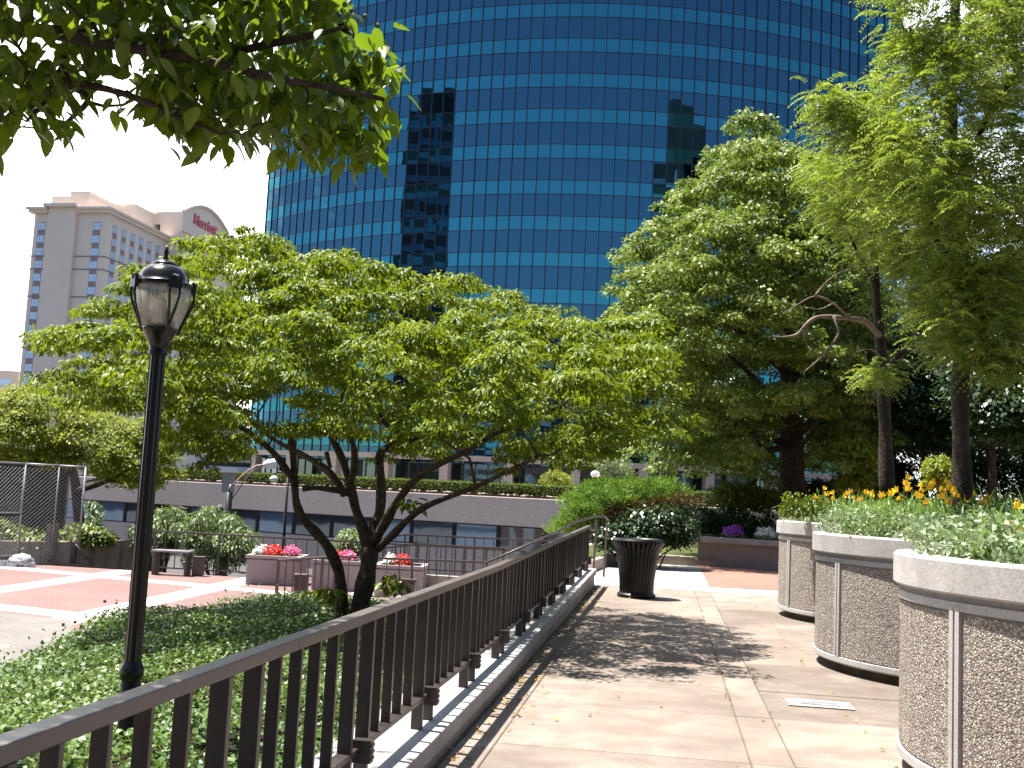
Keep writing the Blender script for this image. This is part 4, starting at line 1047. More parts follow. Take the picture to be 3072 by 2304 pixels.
def locust(label, base, limbs, polys, dead=None, parts=None, flen=.26, group=None):
    t = thing('honey_locust_tree', label, 'tree', base, group)
    mb, nodes = skeleton(limbs); mats = M['bark_dark']
    cents = [crown_points(p, n, d, th, em, .6, .08) for p, n, d, th, em in polys]
    cent = np.concatenate(cents); twigs(mb, nodes, cent, .018, .1, 2.5)
    mb.build('trunk', mats, t, smooth=True)
    P, A, Nn, Ln, T = fronds(cent, RNG.uniform(.14,.30,len(cent)), 24, flen, 9, .050)
    leaf_mesh('crown', P, A, Nn, Ln, Ln*.42, T, T_QUAD, M['leaf_locust'], t)
    if dead:
        mb, _ = skeleton(dead); mb.build('bare_branch', M['bark_dead'], t, smooth=True)
    return t
D2 = 11.0
locust('honey locust with a straight dark ridged trunk, standing in the middle planter', atk(2078,1090,D2),
 [([atk(2078,1105,D2), atk(2077,1000,D2), atk(2074,860,D2), atk(2077,720,D2), atk(2070,620,D2), atk(2062,480,D2), atk(2058,340,D2), atk(2056,230,D2), atk(2062,60,D2), atk(2070,-160,D2+.2)], .105, .04),
  ([atk(2070,590,D2), atk(2025,520,D2-.1), atk(2000,455,D2-.2), atk(1970,400,D2-.3), atk(1930,300,D2-.5)], .045, .015),
  ([atk(2060,420,D2), atk(2110,300,D2-.3), atk(2180,180,D2-.6), atk(2290,60,D2-.8)], .04, .015),
  ([atk(2062,300,D2), atk(2010,200,D2+.3), atk(1960,90,D2+.5), atk(1930,-20,D2+.6)], .035, .012),
  ([atk(2076,700,D2), atk(2130,610,D2-.5), atk(2200,560,D2-.9), atk(2300,530,D2-1.2)], .04, .015)],
 [([(1905,-160),(2260,-160),(2270,760),(2215,780),(2150,730),(2100,690),(2050,640),(1990,560),(1950,470),(1900,440),(1860,400),(1830,330),(1870,260),(1880,180),(1890,100),(1955,70),(1900,30)], 310, D2, 1.7, 1.0),
  ([(1715,160),(1760,145),(1800,170),(1840,215),(1880,250),(1860,300),(1800,320),(1745,290),(1770,240),(1720,205)], 13, D2-.2, .4, .4),
  ([(2000,560),(2110,540),(2212,560),(2212,740),(2130,800),(2060,790),(1990,830),(1985,750)], 45, D2-.7, .5, .4),
  ([(2130,780),(2212,730),(2260,800),(2212,830),(2150,830)], 8, D2-.6, .4, .4)])
D3 = 16.0
locust('honey locust with a forked reddish trunk and a bare bent limb in the farthest planter', atk(1915,1045,D3),
 [([atk(1916,1065,D3), atk(1913,960,D3), atk(1909,860,D3), atk(1905,780,D3), atk(1898,700,D3), atk(1892,620,D3), atk(1888,540,D3), atk(1890,440,D3), atk(1880,330,D3)], .115, .035),
  ([atk(1910,840,D3), atk(1925,790,D3-.2), atk(1960,750,D3-.3), atk(1990,700,D3-.4), atk(2003,620,D3-.4), atk(2012,540,D3-.5), atk(2000,450,D3-.5)], .065, .025),
  ([atk(1892,620,D3), atk(1850,540,D3-.3), atk(1820,470,D3-.5)], .035, .015)],
 [([(1760,300),(1800,330),(1850,330),(1900,250),(1990,300),(2080,420),(2110,560),(2060,640),(2010,640),(1960,600),(1890,590),(1850,580),(1800,520),(1760,450),(1745,380)], 190, D3, 1.8, 1.0),
  ([(1870,780),(1920,770),(1930,830),(1895,850),(1860,825)], 8, D3-.4, .25, .3),
  ([(1930,560),(2010,540),(2060,620),(2040,700),(1960,690)], 22, D3-.6, .5, .4)],
 [([atk(1899,725,D3-.05), atk(1870,695,D3-.4), atk(1835,688,D3-.7), atk(1790,684,D3-.9), atk(1762,686,D3-1), atk(1740,702,D3-1.1), atk(1722,722,D3-1.1), atk(1690,728,D3-1.2), atk(1668,726,D3-1.2)], .05, .009),
  ([atk(1800,684,D3-.9), atk(1812,715,D3-1), atk(1800,740,D3-1), atk(1770,775,D3-1.1), atk(1735,805,D3-1.1)], .026, .008),
  ([atk(1740,702,D3-1.1), atk(1738,735,D3-1.1), atk(1755,760,D3-1.2)], .016, .005),
  ([atk(1835,688,D3-.7), atk(1800,655,D3-.9), atk(1760,640,D3-1.1), atk(1720,660,D3-1.2), atk(1690,678,D3-1.2)], .02, .006),
  ([atk(1760,640,D3-1.1), atk(1790,605,D3-1.1), atk(1830,580,D3-1.2), atk(1850,570,D3-1.2)], .018, .006),
  ([atk(1905,770,D3), atk(1880,755,D3-.3), atk(1850,760,D3-.4)], .014, .005),
  ([atk(1955,752,D3-.3), atk(1990,760,D3-.6), atk(2030,760,D3-.7)], .02, .006),
  ([atk(1800,655,D3-.9), atk(1770,668,D3-1.3), atk(1735,662,D3-1.4)], .012, .004)], flen=.25)

# ---- lime green tree behind the fence, and the darker park trees at the right
def round_tree(name, label, base, trunk, poly, n, depth, thick, mat, size, per, rad, bark='bark_dark', lobes=(), group=None, flat=.6, droop=.6, tm=T_QUAD, w=.6, r0=.2, emax=None):
    t = thing(name, label, 'tree', base, group)
    limbs = [(trunk, r0, r0*.3)] + [(l, r0*.45, r0*.12) for l in lobes]
    mb, nodes = skeleton(limbs); cent = crown_points(poly, n, depth, thick, emax, .5, rad*.3)
    twigs(mb, nodes, cent, r0*.14, .1, 3.0, .3); mb.build('trunk', M[bark], t, smooth=True)
    P, A, Nn, Ln = dome_leaves(cent, RNG.uniform(rad*.7, rad*1.3, len(cent)), per, size, flat, droop)
    leaf_mesh('crown', P, A, Nn, Ln, Ln*w, tones(len(P), len(cent), per), tm, M[mat], t); return t
LT = 36.0
round_tree('lime_tree', 'feathery lime green tree behind the chain-link fence at the left edge', atk(165,1160,LT),
 [atk(172,1215,LT), atk(172,1150,LT), atk(165,1060,LT), atk(150,980,LT), atk(130,910,LT)],
 [(-120,870),(-40,850),(0,862),(55,838),(110,845),(160,872),(230,882),(280,905),(330,915),(360,935),(372,985),(380,1040),(340,1062),(300,1085),(270,1062),(225,1050),(180,1010),(120,1020),(40,1005),(-40,1010),(-120,1000)], 300, LT, 3.0, 'leaf_lime', .13, 120, .5, lobes=[[atk(165,1060,LT), atk(230,1040,LT-1), atk(300,1000,LT-1.5)], [atk(160,1030,LT), atk(80,960,LT), atk(0,920,LT)]], flat=.7, r0=.25)
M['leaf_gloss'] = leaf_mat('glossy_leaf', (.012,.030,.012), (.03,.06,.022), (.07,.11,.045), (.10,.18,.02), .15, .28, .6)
specs = [(1930,980,1075,52,[(1830,640),(1960,600),(2060,700),(2060,1010),(1950,1030),(1850,1020),(1810,850)],.16),
 (2100,990,1080,50,[(2010,620),(2140,560),(2260,640),(2280,1020),(2130,1035),(2020,1020)],.17),
 (2235,1000,1080,46,[(2170,700),(2300,640),(2400,760),(2390,1030),(2230,1030),(2160,950)],.18),
 (1995,960,1090,34,[(1900,700),(2010,690),(2090,760),(2100,930),(2060,990),(1960,1000),(1880,960),(1870,820)],.16),
 (2140,1000,1085,30,[(2080,740),(2140,780),(2250,740),(2330,820),(2320,960),(2250,985),(2160,975),(2090,985),(2060,880)],.20),
 (2215,1010,1085,36,[(2150,560),(2300,520),(2400,700),(2380,950),(2250,980),(2160,930),(2120,760)],.18),
 (1850,980,1075,40,[(1740,760),(1840,740),(1930,800),(1930,1000),(1850,1015),(1760,1000),(1720,900)],.15),
 (2050,980,1080,44,[(1960,600),(2080,560),(2180,640),(2190,930),(2110,1000),(2000,990),(1950,850)],.18),
 (1560,990,1075,42,[(1440,800),(1540,780),(1640,840),(1650,990),(1580,1015),(1480,1000),(1430,920)],.15)]
labs = ['dark park tree filling the gap right behind the forked locust trunk', 'dark park tree filling the gap right of the nearer locust trunk, far back', 'dark park tree at the far right edge behind the other park trees', 'dark park tree with a slim trunk between the two honey locust trunks', 'dark park tree with a thick trunk just right of the nearer locust trunk', 'dark park tree whose trunk stands at the right edge of the picture', 'dark park tree low behind the thick linden trunk, to its right', 'farthest dark park tree, behind the nearer locust trunk', 'dark park tree low behind the linden, to the left of its trunk']
for (x, yt, yb, d, poly, r0), lab in zip(specs, labs):
    bs = atk(x, yb, d); bs[2] = .05
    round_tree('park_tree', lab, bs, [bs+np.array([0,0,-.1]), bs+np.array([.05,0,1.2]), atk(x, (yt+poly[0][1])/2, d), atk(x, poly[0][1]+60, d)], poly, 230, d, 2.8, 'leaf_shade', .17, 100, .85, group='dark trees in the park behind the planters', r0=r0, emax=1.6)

# ------------------------------------------------------------------ planter plants
def planter_plants(loc, zr_, label, n_cover, n_blade, flowers, seed, tall):
    r_ = np.random.default_rng(seed); t = thing('daylily_clump', label, 'flower bed', (loc[0], loc[1], zr_-.08), 'daylily beds in the round planters')
    n = n_cover; g = r_.uniform(0, 2*np.pi, n); q = 1.72*np.sqrt(r_.uniform(.52, 1, n)) ; hgt = r_.uniform(0, 1, n)**.8
    q = q + .10*(hgt > .2)*(q > 1.5)*r_.uniform(-.5, 1, n)
    P = np.stack([loc[0]+q*np.cos(g), loc[1]+q*np.sin(g), zr_-.06+hgt*(.31*(1.0-.30*(q/1.72)**4)+.06*r_.uniform(0,1,n))], 1)
    A = np.stack([np.cos(g), np.sin(g), np.zeros(n)], 1)*.35 + unit(n)*.8 + np.array([0,0,.45])
    Nn = unit(n)*.8+np.array([0,0,.8]); Ln = r_.uniform(.028, .05, n)
    leaf_mesh('edging_leaves', P, A, Nn, Ln, Ln*.6, r_.uniform(0,1,n), T_QUAD, M['leaf_cover'], t)
    # arching blades
    n = n_blade; g = r_.uniform(0, 2*np.pi, n); q = 1.5*np.sqrt(r_.uniform(0, 1, n)); h = r_.uniform(0, 2*np.pi, n)
    B = np.stack([loc[0]+q*np.cos(g), loc[1]+q*np.sin(g), np.full(n, zr_-.06)], 1); D = np.stack([np.cos(h), np.sin(h), np.zeros(n)], 1); S = np.stack([-np.sin(h), np.cos(h), np.zeros(n)], 1)
    Lb = r_.uniform(.42, tall*1.15, n)*(1-.35*(q/1.5)**3); W = r_.uniform(.006, .011, n); dr = r_.uniform(.25, .85, n); rows = 7
    V = np.zeros((n, rows*2, 3))
    for k in range(rows):
        s = k/(rows-1); pos = B + D*(Lb*dr*s**1.4)[:,None] + np.array([0,0,1.])*(Lb*(s - .72*dr*s**3.2))[:,None]
        w = W*(1-s**3)+.0006; V[:,2*k] = pos+S*w[:,None]; V[:,2*k+1] = pos-S*w[:,None]+np.array([0,0,.002])
    fl = np.array([[2*k,2*k+2,2*k+3,2*k+1] for k in range(rows-1)]).ravel()
    FL = (fl[None,:]+(np.arange(n)*rows*2)[:,None]).ravel(); ST = np.arange(n*(rows-1))*4
    np_mesh('blades', V.reshape(-1,3), FL, ST, M['blade'], t, np.repeat(r_.uniform(0,1,n), rows*2), True)
    # trumpet flowers on stalks
    for (fx, fy, fz, yaw, size) in flowers:
        c = np.array([fx, fy, fz]); ax = nrm(np.array([math.cos(yaw)*.75, math.sin(yaw)*.75, .62])); u = nrm(np.cross(ax, [0,0,1.])); v_ = np.cross(u, ax)
        Ps = []; As = []; Ns = []; 
        for k in range(6):
            gg = k*math.pi/3; rd = u*math.cos(gg)+v_*math.sin(gg); Ps.append(c); As.append(ax*.95+rd*.42); Ns.append(ax*.42-rd*.95)
        m = 6; Ln = np.full(m, size)
        V, FL, ST, k_ = leaves(np.array(Ps), np.array(As), np.array(Ns), Ln, Ln*.5, T_NEAR)
        tone = np.repeat(r_.uniform(0,1,m), k_)
        o = np_mesh('flower', V, FL, ST, M['lily'], t, tone, True)
        b = MB(); b.tube([np.array([fx-.05*math.cos(yaw), fy-.05*math.sin(yaw), zr_]), np.array([fx-.03*math.cos(yaw), fy, fz-.1]), c], .003, 5); b.build('stalk', M['blade_stalk'], o)
M['blade_stalk'] = plain('stalk', (.09,.15,.03), None, 4, .5)
def fl(lst, d):
    out = []
    for i, (x, y) in enumerate(lst):
        p = atk(x, y, d + ((i*37)%10-5)*.06); out.append((p[0], p[1], p[2], i*2.4-1.2, .062+.02*((i*7)%4)/3))
    return out
planter_plants(P1, 1.287, 'daylilies and grey-green edging plants filling the nearest planter', 9000, 1500, fl([(2192,1100),(2178,1172),(2205,1160),(2170,1140),(2150,1128)], 6.6), 1, .62)
planter_plants(P2, 1.30, 'daylilies with many yellow flowers filling the middle planter', 9000, 1500, fl([(1957,1036),(1960,1062),(1940,1064),(2038,1045),(2020,1046),(2050,1060),(2060,1075),(1995,1052),(1975,1072),(1990,1078),(2012,1058),(2128,1078),(2143,1086),(2118,1092),(1955,1050),(2066,1066),(2100,1072),(2040,1078),(1925,1072),(2030,1062),(1948,1080),(2082,1085),(1905,1076),(2005,1090),(1985,1062),(2055,1090)], 10.8), 2, .72)
planter_plants(P3, 1.36, 'daylilies with a few orange-yellow flowers filling the farthest planter', 7000, 1300, fl([(1778,1058),(1785,1072),(1802,1068),(1758,1076),(1842,1064),(1870,1068),(1880,1074),(1848,1078),(1820,1076),(1832,1070),(1860,1082),(1795,1080),(1888,1066)], 15.2), 3, .70)
# tall sprigs at the left side of the farthest planter
n = 900; c = np.stack([np.full(n, 0.)]*3, 1)
stems = [(1690+7*i, 1092-abs(math.sin(i*2.1))*26) for i in range(14)]
pp = []
for x, y in stems:
    a_ = atk(x, 1120, 15.2); b_ = atk(x+2, y, 15.2); k = RNG.uniform(0, 1, 60)[:,None]; pp.append(a_*(1-k)+b_*k+RNG.normal(size=(60,3))*.025)
P = np.concatenate(pp); A = unit(len(P))+np.array([0,0,.8]); Ln = RNG.uniform(.04,.065,len(P))
o = leaf_mesh('leafy_shoots', P, A, unit(len(P))+np.array([0,0,.6]), Ln, Ln*.5, tones(len(P)), T_QUAD, M['leaf_dogwood']); tag(o, 'small upright leafy shoots on the left edge of the farthest planter', 'shrub')

# ------------------------------------------------------------------ ivy bed between the rail and the plaza
edge = [(-5.1,-3),(-5.1,9.6),(-5.5,13.6),(-4.6,16.2),(-3.3,17.6),tuple(F(UW0,17.9,0)[:2]),tuple(F(UW0,-3,0)[:2])]
plz = edge[:6]
def bed_z(x, y):
    d = np.full(len(x), 1e9)
    for i in range(len(plz)-1):
        a, b_ = np.array(plz[i]), np.array(plz[i+1]); ab = b_-a; t_ = np.clip(((x-a[0])*ab[0]+(y-a[1])*ab[1])/(ab@ab), 0, 1)
        d = np.minimum(d, np.hypot(x-a[0]-t_*ab[0], y-a[1]-t_*ab[1]))
    s = np.clip(d/.9, 0, 1); s = s*s*(3-2*s)
    return -.93 + .66*s + .07*np.minimum(d, 3.5) + .05*np.sin(x*2.1+y*1.3)*s + .04*np.sin(x*4.7-y*3.1)*s
gx, gy = np.meshgrid(np.linspace(-6, 2, 70), np.linspace(-3, 18, 150)); gx = gx.ravel(); gy = gy.ravel()
ins = inside(edge, gx, gy); gz = bed_z(gx, gy)
Vb = np.stack([gx, gy, gz-.03], 1); fs = []
for j in range(149):
    for i in range(69):
        q = (j*70+i, j*70+i+1, (j+1)*70+i+1, (j+1)*70+i)
        if all(ins[k] for k in q): fs.append(q)
bm_ = MB(); bm_.v = [tuple(p) for p in Vb]; bm_.f = fs; bm_.m = [0]*len(fs); struct(bm_.build('ivy_bed_soil', M['soil'], smooth=True))
n = 190000; x = RNG.uniform(-5.6, .9, n); y = 2.0 + 16*RNG.uniform(0, 1, n)**1.25; ok = inside(edge, x, y); x, y = x[ok], y[ok]; n = len(x)
up_ = RNG.uniform(0, 1, n)**2*.13; P = np.stack([x, y, bed_z(x, y)+up_], 1)
A = unit(n); A[:,2] = -.35+RNG.normal(size=n)*.35; Nn = np.array([0,0,1.0])+RNG.normal(size=(n,3))*.45; Ln = RNG.uniform(.028,.054,n)
m = 2600; ex = []
for i in range(len(plz)-1):                            # leggy shoots along the top edge
    a, b_ = np.array(plz[i]), np.array(plz[i+1]); k = int(m*np.linalg.norm(b_-a)/25)
    t_ = RNG.uniform(0, 1, (k,1)); q = a*(1-t_)+b_*t_; ex.append(q)
ex = np.concatenate(ex); ex = ex[ex[:,1] > 6]
cen = np.array([-2.6, 11.0]); ex = ex + nrm(cen-ex)*RNG.uniform(.05,1.0,(len(ex),1)); grp = np.sin(ex[:,0]*9)*np.sin(ex[:,1]*8); ex = ex[grp > .35]
Pe = np.stack([ex[:,0], ex[:,1], bed_z(ex[:,0], ex[:,1])+RNG.uniform(.05,.30,len(ex))], 1); ke = len(Pe)
P = np.concatenate([P, Pe]); A = np.concatenate([A, unit(ke)+np.array([0,0,.6])]); Nn = np.concatenate([Nn, unit(ke)]); Ln = np.concatenate([Ln, RNG.uniform(.03,.055,ke)])
tn = tones(len(P)); pat = .5+.5*np.sin(P[:,0]*1.7+np.sin(P[:,1]*1.1)); tn = np.clip(tn*.75+.25*pat, 0, 1)
o = leaf_mesh('ivy', P, A, Nn, Ln, Ln*.8, tn, T_QUAD, M['leaf_ivy']); tag(o, 'thick glossy ivy covering the bank between the long rail and the plaza', 'ivy', kind='stuff')

# ------------------------------------------------------------------ shrubs
def shrub(name, label, poly, depth, thick, n, per, size, rad, mat, zbase, w=.45, flat=.8, droop=.5, group=None, tm=T_QUAD, cat='shrub', emax=None):
    cent = crown_points(poly, n, depth, thick, emax, .5, rad*.35)
    b0_ = cent.mean(axis=0); b0_[2] = zbase
    t = thing(name, label, cat, b0_, group)
    mb = MB()
    for c in cent[::max(1, n//14)]: mb.tube([b0_+RNG.normal(size=3)*np.array([.12,.12,0]), (b0_+c)/2+RNG.normal(size=3)*.06, c], [.025,.018,.006], 5)
    mb.build('stems', M['bark'], t)
    P, A, Nn, Ln = dome_leaves(cent, RNG.uniform(rad*.7, rad*1.3, n), per, size, flat, droop, -.6)
    leaf_mesh('foliage', P, A, Nn, Ln, Ln*w, tones(len(P), n, per), tm, M[mat], t); return t
shrub('leafy_shrub', 'large grey-green drooping shrub behind the back rail, left of the flower boxes', [(392,1120),(420,1100),(455,1088),(490,1092),(525,1115),(548,1150),(545,1200),(520,1232),(440,1232),(400,1215),(385,1160)], 32.5, 1.1, 60, 120, .15, .35, 'bush', -1.6, .38, .8, .9)
shrub('leafy_shrub', 'smaller grey-green shrub just right of the lamp pole, behind the back rail', [(292,1150),(300,1130),(330,1100),(370,1090),(395,1105),(395,1170),(380,1200),(320,1200),(290,1175)], 33.5, .9, 42, 110, .15, .32, 'bush', -1.6, .38, .8, .9)
shrub('leafy_shrub', 'small grey-green shrub behind the forked trunk and the back rail', [(722,1180),(735,1150),(770,1142),(800,1150),(808,1185),(790,1205),(740,1205)], 33, .6, 26, 100, .13, .28, 'bush', -1.6, .38, .8, .8)
shrub('leafy_shrub', 'narrow pale shrub beside the dark post at the blue window, left of the lamp pole', [(190,1090),(205,1085),(212,1120),(205,1150),(190,1150)], 40, .4, 12, 80, .15, .3, 'bush', -1.0)
shrub('round_shrub', 'round pale yellow-green shrub on the low building roof, by the sign', [(1172,1048),(1178,1028),(1200,1019),(1225,1025),(1240,1042),(1235,1060),(1180,1060)], 62, 1.0, 30, 120, .14, .4, 'leaf_lime', 1.5)
shrub('grassy_shrub', 'pale dry shrub among the dark glass behind the white globe lamp', [(1285,1000),(1310,985),(1350,990),(1365,1020),(1355,1050),(1300,1050)], 64, .8, 24, 100, .16, .45, 'bush', 1.5)
# planting behind the chain-link fence
shrub('leafy_shrub', 'bright green low planting above the tan retaining wall, behind the fence', [(-60,1150),(0,1130),(40,1140),(90,1148),(130,1150),(180,1140),(215,1150),(262,1165),(262,1176),(180,1186),(0,1190),(-60,1190)], 33.0, .6, 80, 110, .16, .32, 'hedge', -.6, .5)
# juniper with a browned flank at the end of the walkway
def needles(C, rad, per, ln, up=.4):
    n = len(C)*per; c = np.repeat(C, per, axis=0); d = unit(n); d[:,2] = np.abs(d[:,2])*.8-.15
    P = c + d*(np.repeat(rad, per)*RNG.uniform(.2, 1, n))[:,None]; A = d + np.array([-.25,-.1,up]) + RNG.normal(size=(n,3))*.3
    return P, A, unit(n), ln*RNG.uniform(.6,1.3,n)
JD = 27.3
jp = [(1198,1150),(1215,1120),(1235,1095),(1222,1080),(1250,1062),(1290,1050),(1340,1048),(1400,1042),(1450,1046),(1480,1065),(1475,1085),(1420,1100),(1360,1108),(1310,1118),(1270,1140),(1230,1152)]
cent = crown_points(jp, 150, JD, 1.1, .6, .5)
t = thing('juniper_bush', 'spreading bright green juniper with a browned underside, behind the rail end', 'shrub', np.array([cent[:,0].mean(), JD, -.1]))
mb = MB(); b0_ = np.array([cent[:,0].mean()+.6, JD+.3, -.1])
for c in cent[::6]: mb.tube([b0_, (b0_+c)/2+np.array([0,0,.15])+RNG.normal(size=3)*.05, c], [.04,.025,.008], 5)
mb.build('stems', M['bark'], t)
P, A, Nn, Ln = needles(cent, RNG.uniform(.22,.42,len(cent)), 130, .12); leaf_mesh('foliage', P, A, Nn, Ln, Ln*.22, tones(len(P), len(cent), 130), T_QUAD, M['juniper'], t)
cb = crown_points([(1310,1100),(1390,1085),(1450,1075),(1500,1068),(1500,1100),(1440,1125),(1350,1135),(1315,1125)], 46, JD-.5, .6, .4, .6)
P, A, Nn, Ln = needles(cb, RNG.uniform(.2,.35,len(cb)), 95, .12, .1); leaf_mesh('browned_foliage', P, A, Nn, Ln, Ln*.2, tones(len(P)), T_QUAD, M['juniper_dead'], t)
shrub('leafy_shrub', 'glossy dark broad-leaved shrub under the juniper, behind the litter bin', [(1285,1160),(1320,1125),(1380,1105),(1450,1090),(1495,1095),(1500,1180),(1290,1192)], 26.3, .5, 120, 110, .11, .28, 'leaf_gloss', -.1, .55)
shrub('clipped_hedge', 'yellow-green clipped hedge with a twiggy base left of the thick linden trunk', [(1532,1058),(1560,1048),(1620,1052),(1685,1056),(1685,1095),(1650,1105),(1560,1110),(1535,1090)], 31, .8, 80, 110, .10, .28, 'hedge', .05, .5)
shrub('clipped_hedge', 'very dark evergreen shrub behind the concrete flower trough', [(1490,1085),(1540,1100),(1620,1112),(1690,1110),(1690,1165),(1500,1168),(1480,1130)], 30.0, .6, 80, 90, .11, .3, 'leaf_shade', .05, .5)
shrub('leafy_shrub', 'sunlit young yellow-green shrub right of the thick linden trunk, behind the farthest planter', [(1800,990),(1830,960),(1870,950),(1895,990),(1895,1040),(1860,1065),(1810,1060)], 29, .6, 34, 90, .16, .35, 'leaf_lime', .05)
shrub('leafy_shrub', 'small yellow-green sunlit shrub between the two locust trunks, behind the lilies', [(2015,1010),(2035,995),(2055,1010),(2060,1050),(2030,1065),(2010,1045)], 24, .4, 16, 90, .13, .3, 'leaf_lime', .05)
for i, (x0, x1, lab) in enumerate(((1700,1810,'leafy undergrowth right beside the foot of the linden'),(1810,2000,'leafy undergrowth behind the farthest planter lilies'),(2000,2320,'tall leafy undergrowth at the right edge behind the planters'))):
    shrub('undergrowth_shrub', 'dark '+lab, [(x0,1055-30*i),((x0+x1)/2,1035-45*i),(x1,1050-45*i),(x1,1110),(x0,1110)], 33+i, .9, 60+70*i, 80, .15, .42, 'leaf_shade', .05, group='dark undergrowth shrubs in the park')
# clipped hedge along the low building's roof
n = 26000; s = RNG.uniform(-23, 31, n); o_ = RNG.uniform(-1.45, -.5, n); z_ = 1.55 + .62*RNG.uniform(0,1,n)**.4
edge_ = RNG.uniform(size=n) < .5; o_ = np.where(edge_, -.5+RNG.normal(size=n)*.04, o_); z_ = np.where(edge_, RNG.uniform(1.6,2.2,n), 2.2+RNG.normal(size=n)*.03)
q = l0[None,:]+LD[None,:]*s[:,None]+LN[None,:]*o_[:,None]; P = np.concatenate([q, z_[:,None]], 1)
A = unit(n)+np.array([0,-.2,.5]); hb = MB(); lbox(hb, -23, 31, -1.4, -.56, 1.62, 2.17)
t = thing('clipped_hedge', 'long low clipped hedge on the roof edge of the low building', 'hedge', LB(4,-1,1.6)); hb.build('twiggy_core', M['soil'], t)
leaf_mesh('foliage', P, A, unit(n)+np.array([0,0,.5]), RNG.uniform(.06,.11,n), np.full(n,.05), tones(n), T_QUAD, M['hedge'], t)
# dry ornamental grass
n = 500; c = at(1530, 1660, 27.0); c[2] = PZ
A = np.stack([RNG.normal(size=n)*.35, RNG.normal(size=n)*.35, np.ones(n)], 1); P = c + RNG.normal(size=(n,3))*np.array([.25,.25,0]); Ln = RNG.uniform(.6,1.35,n)
M['straw'] = leaf_mat('straw', (.16,.12,.10), (.24,.19,.16), (.34,.28,.24), (.3,.25,.2), .2, .7)
o = leaf_mesh('dry_grass', P, A, unit(n), Ln, Ln*.008, tones(n), T_QUAD, M['straw']); tag(o, 'tuft of dry straw-coloured grass behind the stair rail', 'grass')
# fallen leaves along the foot of the low wall
n = 520; u_ = UW1 + .02 + np.abs(RNG.normal(size=n))*np.where(RNG.uniform(size=n) < .22, 2.2, .14); u_ = np.minimum(u_, 1.4); v_ = RNG.uniform(4.6, 19.5, n); P = np.array([F(a_, b_, .006+RNG.uniform(0,.015)) for a_, b_ in zip(u_, v_)])
M['dead_leaf'] = leaf_mat('fallen_leaf', (.10,.05,.015), (.30,.17,.03), (.45,.33,.05), (.4,.3,.05), .2, .6)
A = unit(n); A[:,2] = 0; Ln = RNG.uniform(.025,.06,n)
o = leaf_mesh('fallen_leaves', P, A, np.array([0,0,1.])+RNG.normal(size=(n,3))*.25, Ln, Ln*.5, tones(n), T_FOLD, M['dead_leaf']); tag(o, 'yellow and brown fallen leaves along the foot of the low wall', 'leaves', kind='stuff')
n = 90; pts = []
for u0, vv in ((.548,(7.9,17)),(.808,(8,17))): 
    v_ = RNG.uniform(*vv, n//2); v_ = v_[np.sin(v_*3.1+u0*9) > .2]; pts += [F(u0+RNG.normal()*.012, b_, .0) for b_ in v_]
P = np.array(pts); n = len(P)
o = leaf_mesh('weeds', P, unit(n)+np.array([0,0,1.2]), unit(n), RNG.uniform(.02,.055,n), RNG.uniform(.008,.016,n), tones(n), T_QUAD, M['hedge']); tag(o, 'little weeds growing in the paving joints', 'weeds', kind='stuff')
# ------------------------------------------------------------------ things on the plaza
def flower_clump(mb_list, c, rad, n, colour, parent, hgt=.16):
    d = unit(n); d[:,2] = np.abs(d[:,2]); P = c + d*rad*RNG.uniform(.5,1,n)[:,None]*np.array([1,1,hgt/rad])
    leaf_mesh('blooms', P, unit(n)+np.array([0,0,.3]), d+np.array([0,0,.6])+RNG.normal(size=(n,3))*.3, RNG.uniform(.04,.075,n), RNG.uniform(.04,.07,n), tones(n), T_QUAD, M[colour], parent)
def clump(label, c, rad, colour, n=300, hgt=.2, cat='flowers'):
    t = thing('flower_clump', label, cat, c)
    flower_clump(None, np.array(c)+np.array([0,0,.06]), rad, n, colour, t, hgt)
    k = 160; d = unit(k); d[:,2] = np.abs(d[:,2])*.4
    leaf_mesh('foliage', np.array(c)+d*rad, unit(k)+np.array([0,0,.4]), unit(k), RNG.uniform(.05,.09,k), RNG.uniform(.03,.05,k), tones(k), T_QUAD, M['leaf_ivy'], t)
def flower_box(px, d, w, label, h=.66, dep=1.3):
    c = at(px, 1700, d); c[2] = PZ
    t = thing('flower_box', label, 'planter', c, 'square concrete flower boxes on the plaza')
    b = MB(); b.box(c+np.array([0,0,h/2-.02]), (w-.06,dep-.06,h-.04)); b.build('body', M['box_concrete'], t, bevel=.015)
    b = MB()
    for sx in (-1, 1): b.box(c+np.array([sx*(w/2-.06),0,h+.02]), (.12,dep,.08))
    for sy in (-1, 1): b.box(c+np.array([0,sy*(dep/2-.06),h+.021]), (w-.242,.12,.078))
    b.build('rim', M['box_concrete'], t)
    b = MB(); b.box(c+np.array([0,0,h-.0]), (w-.26,dep-.26,.03)); b.build('soil', M['soil'], t)
    return c, h
c, h = flower_box(832, 28.2, 1.35, 'leftmost concrete flower box on the plaza, cream, red and pink flowers in it')
clump('cream flowers at the left of the leftmost flower box', c+np.array([-.42,-.1,h]), .20, 'white', 220, .26)
clump('bright red flowers in the middle of the leftmost flower box', c+np.array([-.08,-.15,h]), .27, 'red', 380, .26)
clump('pink flowers at the right of the leftmost flower box', c+np.array([.36,-.1,h]), .25, 'pink', 340, .26)
c, h = flower_box(1022, 27.6, 1.25, 'middle concrete flower box, half hidden behind the left forked trunk')
clump('red flowers in the middle flower box', c+np.array([-.12,-.1,h]), .2, 'red', 220, .25)
clump('pink flowers in the middle flower box', c+np.array([.18,-.15,h]), .26, 'pink', 320, .26)
c, h = flower_box(1205, 26.9, 1.2, 'rightmost concrete flower box, seen just right of the forked trunks')
clump('cream flowers in the rightmost flower box', c+np.array([-.28,-.1,h]), .17, 'white', 180, .26)
